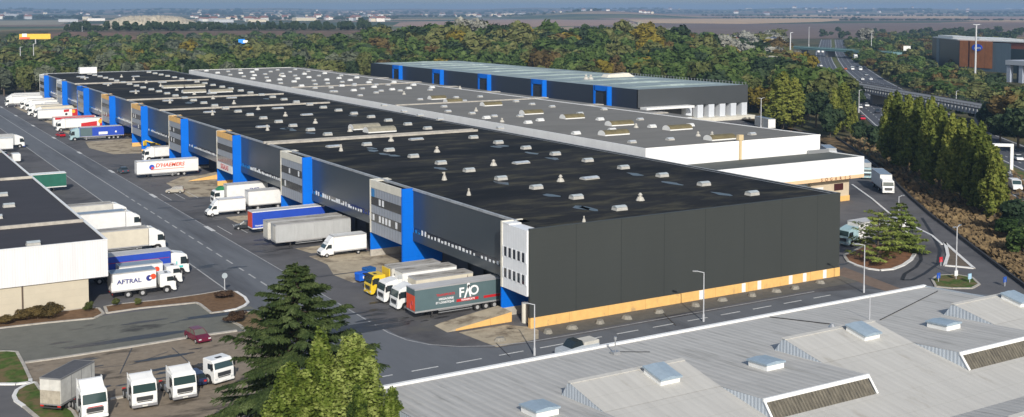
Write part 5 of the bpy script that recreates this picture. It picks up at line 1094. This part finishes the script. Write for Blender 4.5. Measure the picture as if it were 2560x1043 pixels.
# row of poplars between the lot and the motorway
pop = [(2222, 398, 232), (2240, 415, 228), (2268, 425, 232), (2292, 438, 240), (2325, 452, 240), (2348, 470, 262), (2378, 480, 278), (2402, 498, 292), (2428, 510, 300), (2448, 522, 305), (2462, 535, 330), (2485, 548, 365)]
for i, (x, yb, yt) in enumerate(pop):
    p = at(x, yb); h = zat(x, yt-4, *p); lab = 'tall yellowish green poplar in the row above the dry bank'
    if i == 0: lab = 'first poplar of the bank row, at its left end'
    if i == 11: lab = 'lowest poplar of the bank row, at its right end'
    tree('poplar_tree', lab, p[0], p[1], h, withmat(pop_me[i % 4], 'poplar'), 'poplar', 'poplars in a row above the bank', w=1.15 if i % 2 else 1.0, z0=0)
for i, (x, yb, yt, w, lf, me) in enumerate([(1955, 322, 176, 1.75, 'poplar', 'p'), (1985, 318, 190, 1.4, 'poplar', 'p'), (2108, 330, 200, 1.35, 'poplar', 'p'), (2085, 338, 215, .9, 'poplar', 'p'), (2020, 300, 176, 1.0, 'green', 't'), (2060, 305, 178, 1.0, 'olive', 't'), (2040, 318, 220, .9, 'dark', 'r'), (2005, 318, 232, .8, 'dark', 't'), (2075, 345, 262, .9, 'dark', 'r'), (2135, 345, 250, .6, 'poplar', 'p'), (2150, 362, 300, .8, 'dark', 'r'), (2185, 375, 310, .8, 'dark', 'r')]):
    p = at(x, yb); h = zat(x, yt, *p); m_ = pop_me[i % 4] if me == 'p' else (tall_me[i % 3] if me == 't' else round_me[i % 6])
    tree('poplar_tree' if me == 'p' else 'broadleaf_tree', ['broad columnar poplar left of the grey container trailer', 'second columnar poplar beside the broad one', 'columnar poplar at the edge of the motorway', 'shorter columnar poplar beside the motorway one', 'tall green tree between the columnar poplars', 'tall yellowish tree between the columnar poplars', 'dark round tree low between the columnar poplars', 'dark narrow tree in the poplars shadow', 'dark bushy tree above the parked lorries', 'small narrow poplar at the motorway kerb', 'dark bush below the motorway poplar', 'dark bush at the start of the poplar row'][i], p[0], p[1], h, withmat(m_, lf), lf, 'trees around the lorry park', w=w*1.15, z0=0)
# big dark trees at the right edge beyond the motorway
for i, (x, yb, yt, lf) in enumerate([(2470, 330, 262, 'dark'), (2500, 335, 240, 'dark'), (2530, 340, 228, 'rust'), (2565, 345, 222, 'olive'), (2610, 350, 225, 'rust'), (2545, 370, 262, 'dark'), (2590, 385, 265, 'dark'), (2500, 355, 280, 'dark'), (2440, 300, 262, 'dark'), (2400, 292, 268, 'dark'), (2370, 285, 262, 'dark'), (2455, 250, 215, 'green'), (2485, 245, 205, 'olive'), (2420, 285, 258, 'green')]):
    p = at(x, yb); tree('broadleaf_tree', 'dense dark autumn tree beyond the motorway at the right edge', p[0], p[1], zat(x, yt, *p), withmat(round_me[i % 6], lf), lf, 'dark trees right of the motorway', w=1.25, z0=0)
for i, (x, yb, yt, lf) in enumerate([(2520, 600, 540, 'green'), (2545, 590, 490, 'dark'), (2510, 555, 530, 'rust'), (2560, 640, 560, 'green'), (2500, 575, 545, 'green'), (2535, 640, 600, 'green'), (2560, 560, 510, 'rust'), (2585, 620, 540, 'dark')]):
    p = at(x, yb); tree('shrub' if i else 'shrub', 'green and rusty shrub at the foot of the bank, right edge', p[0], p[1], max(1.5, zat(x, yt, *p)), withmat(round_me[i % 6], lf), lf, 'shrubs at the right edge', 'shrub', w=1.3, z0=0)
# conifers on the island of the right-hand lot
def layered(seed, n_whorl, per, cards, size, w, droop=.12, up_=.0, zb=.08, fine=1, taper=1.0):
    r_ = random.Random(seed); P = []; N = []; mb = MB().cyl((0, 0, 0), .022, .95, n=8, r2=.004)
    for k in range(n_whorl):
        z = zb+(1-zb-.03)*(k/n_whorl)**.92; prof = (1-(z-zb)/(1-zb))**taper
        for j in range(per):
            a = r_.uniform(0, 2*PI); L_ = w*prof*r_.uniform(.42, 1.22)+.015; dz = r_.uniform(-droop*1.3, -droop*.3)*L_/w
            mb.bar((0, 0, z), (math.cos(a)*L_*.8, math.sin(a)*L_*.8, z+dz+L_*up_), .0035, n=3)
            m_ = max(3, int(cards*(L_/w)))
            for c in range(m_):
                t = r_.uniform(.15, 1.0)**.7; sp = (1-t*.55)*L_*.25; off_ = r_.uniform(-sp, sp)
                x = math.cos(a)*L_*t-math.sin(a)*off_; y = math.sin(a)*L_*t+math.cos(a)*off_
                zz = z+dz*t*t+L_*up_*t*t-abs(off_)*.35+r_.uniform(-.006, .006); P.append((x, y, zz)); N.append((math.cos(a)*.5+r_.gauss(0, .3), math.sin(a)*.5+r_.gauss(0, .3), .8))
    v, f = leaf_arrays(np.array(P), np.array(N), size, 2.6); t = np.concatenate([f[:, [0, 1, 2]], f[:, [0, 2, 3]]])
    o = mb.build('trunk', bark); tm = o.data; bpy.data.objects.remove(o); return mesh_from('crown', v, t, []), tm
def conifer(name, label, x, y, h, cm, tm, leaf, w=1., rz=0, group=None):
    t = thing(name, label, 'tree', (x, y, 0), rz, group); t.scale = (h*w, h*w, h); cm.materials.clear(); cm.materials.append(LM[leaf])
    for n_, m_ in (('crown', cm), ('trunk', tm)): c = bpy.data.objects.new(n_, m_); C.objects.link(c); c.parent = t
isl_leaf = LM['isl'] = leafmat('leaf_pine', (.08, .12, .025), (.18, .23, .045), (.30, .34, .08), .8, 6.)
cm, tm = layered(5, 10, 6, 75, .03, .62, droop=.03, up_=.14, zb=.1, taper=.5); conifer('pine_tree', 'airy pine with flat branches on the bark island, in front', 140.6, 122.0, 8.8, cm, tm, 'isl')
cm, tm = layered(6, 12, 8, 90, .032, .5, droop=.05, up_=.1, zb=.06, taper=.7); conifer('pine_tree', 'denser pine on the bark island, farther right', 150.2, 125.6, 8.6, cm, tm, 'isl')
# spruce and poplars in the foreground
def spruce(seed, n_whorl, h=17., w=.6):
    """long irregular boughs, each carrying hanging twigs; cards follow the twig direction"""
    r_ = random.Random(seed); V = []; mb = MB().cyl((0, 0, 0), .02, .97, n=8, r2=.002)
    def card(p, d, l, wd):
        d = Vector(d).normalized(); s_ = d.cross(Vector((r_.gauss(0, .35), r_.gauss(0, .35), 1))).normalized(); p = Vector(p)
        V.extend([p-d*l*.5, p-s_*wd*.5+d*l*.1, p+d*l*.5, p+s_*wd*.5+d*l*.1])
    for k in range(n_whorl):
        z = .04+.93*(k/(n_whorl-1))**.95; prof = (1-z)**.78
        for j in range(r_.choice([6, 7, 8])):
            a = j*2*PI/7+k*1.3+r_.uniform(-.3, .3); L_ = w*prof*r_.choice([r_.uniform(.5, .85), r_.uniform(.8, 1.2)])+.02; lift = r_.uniform(.02, .38)*(1 if z > .45 else .35)-(.1 if z < .45 else 0); ca, sa_ = math.cos(a), math.sin(a)
            def P(t): return (ca*L_*t, sa_*L_*t, z+lift*L_*t-.18*L_*t*t*(1.2-z)+.05*L_*max(0, t-.8))
            mb.bar(P(0), P(.9), .0028, n=3); m_ = int(60+980*L_)
            for c in range(m_):
                t = r_.uniform(.12, 1.02)**.75; p = P(t); e = r_.choice([-1, 1])*r_.uniform(.35, 1.1); ta = a+e; tl = (1-t*.6)*L_*.3*r_.uniform(.3, 1); q = r_.random()
                pp = (p[0]+math.cos(ta)*tl*q, p[1]+math.sin(ta)*tl*q, p[2]-tl*q*.55*(1.1-z)); card(pp, (math.cos(ta), math.sin(ta), -.55+r_.gauss(0, .2)), r_.uniform(.022, .044), r_.uniform(.008, .014))
            for c in range(8): t = r_.uniform(.85, 1.08); card(P(t), (ca, sa_, .1+r_.gauss(0, .25)), r_.uniform(.02, .035), .008)
    for c in range(60): zz = r_.uniform(.93, 1.0); card((r_.gauss(0, .004), r_.gauss(0, .004), zz), (r_.gauss(0, .4), r_.gauss(0, .4), 1), .025, .007)
    v = np.array([tuple(q) for q in V]); f = np.arange(len(v)).reshape(-1, 4); t = np.concatenate([f[:, [0, 1, 2]], f[:, [0, 2, 3]]])
    o = mb.build('trunk', bark); tm = o.data; bpy.data.objects.remove(o); return mesh_from('crown', v, t, []), tm
cm, tm = spruce(9, 36)
conifer('spruce_tree', 'large dark spruce with drooping branches in the foreground', 35.0, 96.0, 17.2, cm, tm, 'spruce', w=1.)
fgp = [poplar(70+s, 34000, .0125, w=.17, zb=.02, nl=60, tp=.88) for s in range(3)]
for i, (x, y, h, w, lab) in enumerate([(33.0, 85.2, 14.4, 1.25, 'tallest yellow green poplar in the middle of the foreground group'), (35.5, 84.2, 14.1, 1.8, 'yellow green poplar on the right of the foreground group'), (30.4, 85.2, 12.2, 1.65, 'lower yellow green poplar on the left of the foreground group'), (34.3, 80.5, 10.8, 1.1, 'lower poplar in front of the tallest foreground one'), (37.0, 80.2, 10.5, 1.1, 'small poplar at the right foot of the foreground group')]):
    tree('poplar_tree', lab, x, y, h, withmat(fgp[i % 3], 'fgpop'), 'fgpop', 'foreground poplars', w=w, z0=0)
# small shrubs on the verges
sh_me = [roundtree(60+s, n=2600, size=.06, w=.5, core=.35) for s in range(2)]
for i, (x, y, h, w, lf, lab) in enumerate([(222, 782, 1.6, .8, 'olive', 'round olive bush at the corner of the beige wall'), (290, 768, 1.3, .9, 'olive', 'small bush on the verge below the white lorry'), (345, 764, 1.1, .9, 'olive', 'second small bush on the verge below the white lorry'), (560, 746, 1.1, 2.6, 'rustb', 'flat brown shrub on the verge corner'), (590, 808, 1.6, 1.7, 'rustb', 'brown shrub beside the foreground spruce'),
        (12, 812, 1.2, 2.2, 'rust', 'low rusty shrub against the beige wall, far left'), (60, 802, 1.6, 1.8, 'rust', 'rusty shrub against the beige wall'), (95, 800, 2.0, 1.5, 'rust', 'tallest rusty shrub against the beige wall'), (130, 796, 2.1, 1.4, 'rust', 'rusty shrub right of the downpipe')]):
    LM.setdefault('rustb', leafmat('leaf_dry', (.05, .03, .02), (.1, .06, .035), (.16, .1, .06))); p = at(x, y); tree('shrub', lab, p[0], p[1], h, withmat(sh_me[i % 2], lf), lf, None, 'shrub', w=w, z0=.1)
# bank scrub: dry grass tufts (nobody could count them)
P = []; N = []
for k in range(5200):
    t = R.random(); s = R.random(); i = min(len(lot_edge)-2, 1+int(t*(len(lot_edge)-2))); a = lot_edge[i]; b = lot_edge[i+1]; u = R.random(); bx, by = a[0]+(b[0]-a[0])*u, a[1]+(b[1]-a[1])*u
    ox = s*(6+26*min(1, max(.2, (by-90)/90))); P.append((bx+1+ox*.75, by+.3-ox*.6, R.uniform(.1, .6))); N.append((R.gauss(0, .6), -.6, .7))
v, f = leaf_arrays(np.array(P), np.array(N), .9, 1.4); me = mesh_from('dry_scrub', v, np.concatenate([f[:, [0, 1, 2]], f[:, [0, 2, 3]]]), [leafmat('leaf_straw', (.07, .05, .03), (.2, .14, .07), (.36, .26, .13), .12, 1.5)]); o = bpy.data.objects.new('dry_scrub', me); C.objects.link(o); tag(o, 'straw coloured scrub covering the bank', None, None, 'stuff')
# ------------------------------------------------------------------ woods behind
def mway_d(x, y): return (x-208)*.734-(y-148)*.679
def pix(x, y, z=0):
    v = (x, y, z-H); c = sum(v[i]*fw[i] for i in range(3)); return 1280+F*sum(v[i]*rt[i] for i in range(3))/c, PY-F*sum(v[i]*up[i] for i in range(3))/c
def in_wood(x, y):
    px, py = pix(x, y)
    if px > 1960 and -24 < mway_d(x, y) <= -5 and math.hypot(x, y) > 470: return False
    if mway_d(x, y) > -5 and px > 1800: 
        return mway_d(x, y) > 31 and px > 2130 and not (px > 2300 and math.hypot(x, y) > 655 and py > 84) and py < 235 and not (px > 2480 and py > 190)
    if BX-12 < x < BE+14 and BS-20 < y < BN+10: return False
    if x < 190 and y < 560 and x > -60: return False
    if x < BX and y < 520: return False
    if y < 312 and (px < 1935 or x < BE): return False
    if x >= BE and y < 300: return False
    return True
woodtone = []
trees = []
r_ = random.Random(21)
d = 300.
while d < 1390:
    step = max(8.5, d*.016); az0, az1 = YAW-math.atan(1330/F), YAW+math.atan(1330/F); a = az0+r_.random()*step/d
    while a < az1:
        x, y = d*math.sin(a)+r_.uniform(-2.5, 2.5), d*math.cos(a)+r_.uniform(-2.5, 2.5)
        if in_wood(x, y): trees.append((d, x, y))
        a += step/d*r_.uniform(.8, 1.5)
    d += step*r_.uniform(.95, 1.25)
def species(px, py, rr):
    k = rr.random()
    if 860 < px < 1000 and 95 < py < 140 and k < .7: return 'purple'
    if 1130 < px < 1245 and 120 < py < 165 and k < .75: return 'silver'
    if 1530 < px < 1680 and 130 < py < 170 and k < .7: return 'silver'
    if 1780 < px < 1990 and 105 < py < 200 and k < .5: return 'silver'
    if 1010 < px < 1130 and 100 < py < 150: return 'yellow' if k < .45 else 'olive'
    if 1590 < px < 1650 and 165 < py < 195: return 'yellow'
    if px < 900: return 'green' if k < .34 else 'sage' if k < .5 else 'olive' if k < .88 else 'dark' if k < .97 else 'yellow' if k < .985 else 'rust'
    if px > 2130: return 'green' if k < .25 else 'dark' if k < .45 else 'olive' if k < .7 else 'rust' if k < .82 else 'green'
    return 'green' if k < .5 else 'dark' if k < .66 else 'olive' if k < .9 else 'rust' if k < .95 else 'yellow'
LAB = {'green': 'mid green broadleaf tree in the wood behind the warehouses', 'dark': 'dark green broadleaf tree in the wood behind the warehouses', 'olive': 'olive yellow broadleaf tree in the wood behind the warehouses', 'yellow': 'bright yellow tree in the wood behind the warehouses', 'rust': 'rust brown tree in the wood behind the warehouses', 'silver': 'silvery white poplar in the wood behind the warehouses', 'purple': 'purple leaved shrub in the wood behind the warehouses', 'sage': 'pale sage green tree in the wood behind the warehouses'}
single = 0; batch = {}
def hgt(x, y, px, rr):
    h = rr.choice([rr.uniform(8, 12), rr.uniform(11, 18), rr.uniform(14, 21)])
    if y < 600 and x > BX: h *= .95
    return h
for (d, x, y) in trees:
    px, py = pix(x, y); lf = species(px, py, r_); h = hgt(x, y, px, r_)
    if px < 900: h *= .85
    if d > 620 and 1400 < px < 1900: h *= .9
    if px > 2130: h *= .62
    if lf == 'purple': h *= .55
    if single < 285:
        tree('broadleaf_tree', LAB[lf], x, y, h, withmat(round_me[single % 6] if r_.random() < (.7 if px > 900 else .3) else tall_me[single % 3], lf), lf, 'woodland trees behind the warehouses: '+lf, w=r_.uniform(1., 1.4)); single += 1
    else: batch.setdefault(lf, []).append((x, y, h, r_.uniform(1.0, 1.5)))
def woodland(name, items, leaf, n=3, label=None, src=None):
    base = []
    for me in (src or lite_me)[:n]:
        v = np.empty(len(me.vertices)*3, np.float32); me.vertices.foreach_get('co', v); f = np.empty(len(me.loops), np.int32); me.loops.foreach_get('vertex_index', f); base.append((v.reshape(-1, 3), f.reshape(-1, 3)))
    V = []; Fc = []; o_ = 0
    for i, (x, y, h, w) in enumerate(items):
        v, f = base[i % n]; a = nrng.uniform(0, 6.28); c, s = math.cos(a), math.sin(a); q = v.copy(); q[:, 0], q[:, 1] = (v[:, 0]*c-v[:, 1]*s)*h*w+x, (v[:, 0]*s+v[:, 1]*c)*h*w+y; q[:, 2] = v[:, 2]*h+float(terr(x, y))-h*.12
        V.append(q); Fc.append(f+o_); o_ += len(v)
    me = mesh_from(name, np.concatenate(V), np.concatenate(Fc), [LM[leaf]]); o = bpy.data.objects.new(name, me); C.objects.link(o); return tag(o, label, None, None, 'stuff')
# the rest of the wood in stuff objects; tint by kind
for lf, it in batch.items(): woodland('woodland', it, lf, 3, 'farther woodland, %s toned' % lf)
# shrub cover right of the motorway, round the store, and silver poplars that stand out
cov = {'olive': [], 'rust': [], 'green': [], 'dark': []}
while sum(len(v) for v in cov.values()) < 1500:
    px = R.uniform(2120, 2620); py = R.uniform(112, 262) if R.random() < .75 else R.uniform(88, 125); x, y = at(px, py)
    md = mway_d(x, y)
    if md < 26 or (px > 2318 and math.hypot(x, y) > 645 and math.hypot(x, y) < 800) or (px > 2490 and math.hypot(x, y) > 560): continue
    k = R.random(); cov['olive' if k < .42 else 'rust' if k < .6 else 'green' if k < .85 else 'dark'].append((x, y, R.uniform(2.5, 6) if R.random() < .8 else R.uniform(6, 9), R.uniform(1.3, 2.2)))
for lf, it in cov.items(): woodland('shrub_cover', it, lf, 3, '%s shrub cover between the motorway and the brown store' % lf)
for i, (x, yb, yt, w) in enumerate([(1570, 168, 118, 1.7), (1160, 142, 92, 1.4), (1200, 150, 92, 1.6), (1225, 146, 84, 1.4), (1635, 140, 104, 2.0), (1665, 142, 104, 1.6), (1925, 205, 150, 1.8), (1965, 210, 155, 1.6), (1845, 205, 145, 1.7), (1880, 215, 160, 1.7), (1865, 130, 78, 1.8), (1900, 130, 86, 1.7), (1990, 160, 122, 1.6), (2165, 118, 66, 1.5)]):
    p = at(x, yb); z = float(terr(*p)); h = max(7, zat(x, yt, *p)-z); tree('silver_poplar', 'silvery white crowned poplar standing out of the green wood', *p, h, withmat(round_me[i % 6], 'silver'), 'silver', 'silver poplars in the wood', w=w*.8)
t_, _ = tree('broadleaf_tree', 'bright golden tree just beyond the pale green roof', *at(1618, 205), 12.5, withmat(round_me[1], 'yellow'), 'yellow', None, w=1.5)
# conifer belt on the red bank, tree lines and copses farther off
items = []
for k in range(330):
    px = 165+R.random()*800; d = 1470+R.uniform(-12, 60); a = YAW+math.atan((px-1280)/F); items.append((d*math.sin(a), d*math.cos(a), R.choice([R.uniform(6, 9), R.uniform(8, 15)])*(1.2 if 900 < px else 1), R.uniform(.9, 1.7)))
woodland('conifer_belt', items, 'dark', 3, 'dark belt of conifers along the red bank', lite_tall)
items = []
def belt(px0, px1, py, n, h0, h1, dpx=.6, w=1.6):
    for k in range(n):
        px = px0+R.random()*(px1-px0); x, y = at(px, py+R.uniform(-dpx, dpx)); items.append((x, y, R.uniform(h0, h1), R.uniform(w*.7, w*1.6)))
belt(1000, 1500, 43, 90, 8, 14); belt(1750, 2560, 40.5, 160, 7, 12, .3); belt(2100, 2560, 51.5, 120, 5, 9, .25); belt(1800, 2150, 46.5, 60, 6, 9, .25); belt(2100, 2330, 34, 60, 15, 24, .5, 2.2); belt(500, 1000, 47, 160, 9, 14, 5); belt(500, 1000, 36, 160, 10, 16, 3, 2.2); belt(0, 250, 46, 70, 10, 16, 2.5, 2.); belt(0, 600, 35, 140, 14, 22, 2.2, 2.5); belt(1400, 1660, 33, 120, 14, 22, 3., 2.4); belt(1650, 2100, 34, 80, 10, 18, 1.5, 2.2); belt(2250, 2560, 36, 60, 10, 18, 1.2, 2.2); belt(1000, 1400, 35, 90, 12, 18, 1.5, 2.4); belt(2050, 2560, 90, 90, 7, 12, 9, 1.3)
woodland('distant_tree_belts', items, 'dark', 2, 'tree belts and copses on the distant plain')
# ------------------------------------------------------------------ distant houses and sheds
hw_ = [M('house_white', (.75, .73, .68), .7), M('house_cream', (.62, .55, .42), .7), M('house_grey', (.45, .46, .48), .7)]; hr_ = [M('house_roof_red', (.22, .1, .07), .8), M('house_roof_slate', (.12, .13, .15), .7), M('shed_roof_pale', (.55, .56, .57), .6)]
hm_ = []
for i in range(6):
    if i < 3: L_, W_, Hh = 14, 9, 6; w_ = MB().box(-L_/2, L_/2, -W_/2, W_/2, 0, Hh); rf = MB().prism([(-W_/2-.4, Hh), (W_/2+.4, Hh), (0, Hh+3.4)], -L_/2-.3, L_/2+.3, 'x')
    else: L_, W_, Hh = 55, 26, 8; w_ = MB().box(-L_/2, L_/2, -W_/2, W_/2, 0, Hh); rf = MB().prism([(-W_/2-.4, Hh), (W_/2+.4, Hh), (0, Hh+1.2)], -L_/2-.3, L_/2+.3, 'x')
    a = w_.build('wall', hw_[i % 3]); b = rf.build('roof', hr_[(i % 2) if i < 3 else 2]); hm_.append((a.data, b.data)); bpy.data.objects.remove(a); bpy.data.objects.remove(b)
def house(px, py, k, rz=None, sc=1., lab=None):
    x, y = at(px, py); z = float(terr(x, y)); nm = 'distant_house' if k < 3 else 'distant_shed'
    t = thing(nm, lab or ('small pale house in the distant town' if k < 3 else 'long pale shed on the distant plain'), 'house' if k < 3 else 'shed', (x, y, z-.3), R.uniform(0, 3) if rz is None else rz, 'distant houses' if k < 3 else 'distant sheds'); t.scale = (sc, sc, sc)
    for n_, m_ in zip(('wall', 'roof'), hm_[k]): o = bpy.data.objects.new(n_, m_); C.objects.link(o); o.parent = t
rh = random.Random(4)
for k in range(95): house(rh.uniform(480, 980), rh.choice([rh.uniform(33, 42), rh.uniform(42, 55)]), rh.randrange(3), sc=rh.uniform(1., 1.9))
for k in range(26): house(rh.uniform(1040, 1640), rh.uniform(37, 44), rh.randrange(3), sc=rh.uniform(1., 1.7))
for k in range(26): house(rh.uniform(1650, 2420), rh.uniform(31, 38), rh.randrange(3), sc=rh.uniform(1.2, 2.4))
for k in range(16): house(rh.uniform(0, 300), rh.uniform(33, 50), rh.randrange(3), sc=rh.uniform(1.2, 2.))
for px, py, sc in [(900, 46, 1.2), (760, 52, 1.3), (640, 55, 1.), (1310, 42, 1.3), (960, 41, 1.2), (1870, 30, 1.5), (1930, 28, 1.6), (2520, 27, 2.4), (2560, 27, 2.4), (20, 42, 1.6), (2035, 28, 1.8), (560, 56, 1.), (1180, 40, 1.3), (1270, 40, 1.3), (1240, 40, 1.2), (170, 55, 1), (240, 52, 1), (1550, 38, 1.)]: house(px, py, 3+int(px) % 3, rz=-.3+(px % 7)*.1, sc=sc)
# supermarket roofs peeping over the wood
for px, py, yt, wd, m_, lab in [(1905, 130, 96, 34, PW, 'white curved fronted store peeping over the wood'), (1835, 125, 98, 26, PW, 'white low store with red sign peeping over the wood'), (2400, 105, 93, 30, PW, 'white low building behind the brown store')]:
    p = at(px, py); t = thing('store_building', lab, 'building', (*p, 0), -math.atan2(*p)); z = zat(px, yt, *p); MB().box(-wd/2, wd/2, 0, 20, 0, z).build('wall', m_, t); MB().box(-wd/2-.5, wd/2+.5, -.5, 20.5, z, z+.6).build('roof', hr_[2] if px != 1905 else M('roof_navy', (.04, .06, .12), .5), t)
    if px == 1835: MB().box(-2, 7, -.8, -.5, z-3, z+2).build('red_sign', rdk, t)
# ------------------------------------------------------------------ haze
hz = MB().box(-17000, 18000, -3500, 18000, -1.2, 112).build('haze', [], None); tag(hz, kind='stuff')
hm = bpy.data.materials.new('haze_air'); hm.use_nodes = True; t = hm.node_tree; t.nodes.remove(t.nodes['Principled BSDF'])
pv = t.nodes.new('ShaderNodeVolumePrincipled'); pv.inputs['Color'].default_value = (.29, .45, .70, 1); pv.inputs['Density'].default_value = .000118; pv.inputs['Anisotropy'].default_value = .0
t.links.new(pv.outputs[0], t.nodes['Material Output'].inputs['Volume']); hz.data.materials.append(hm)
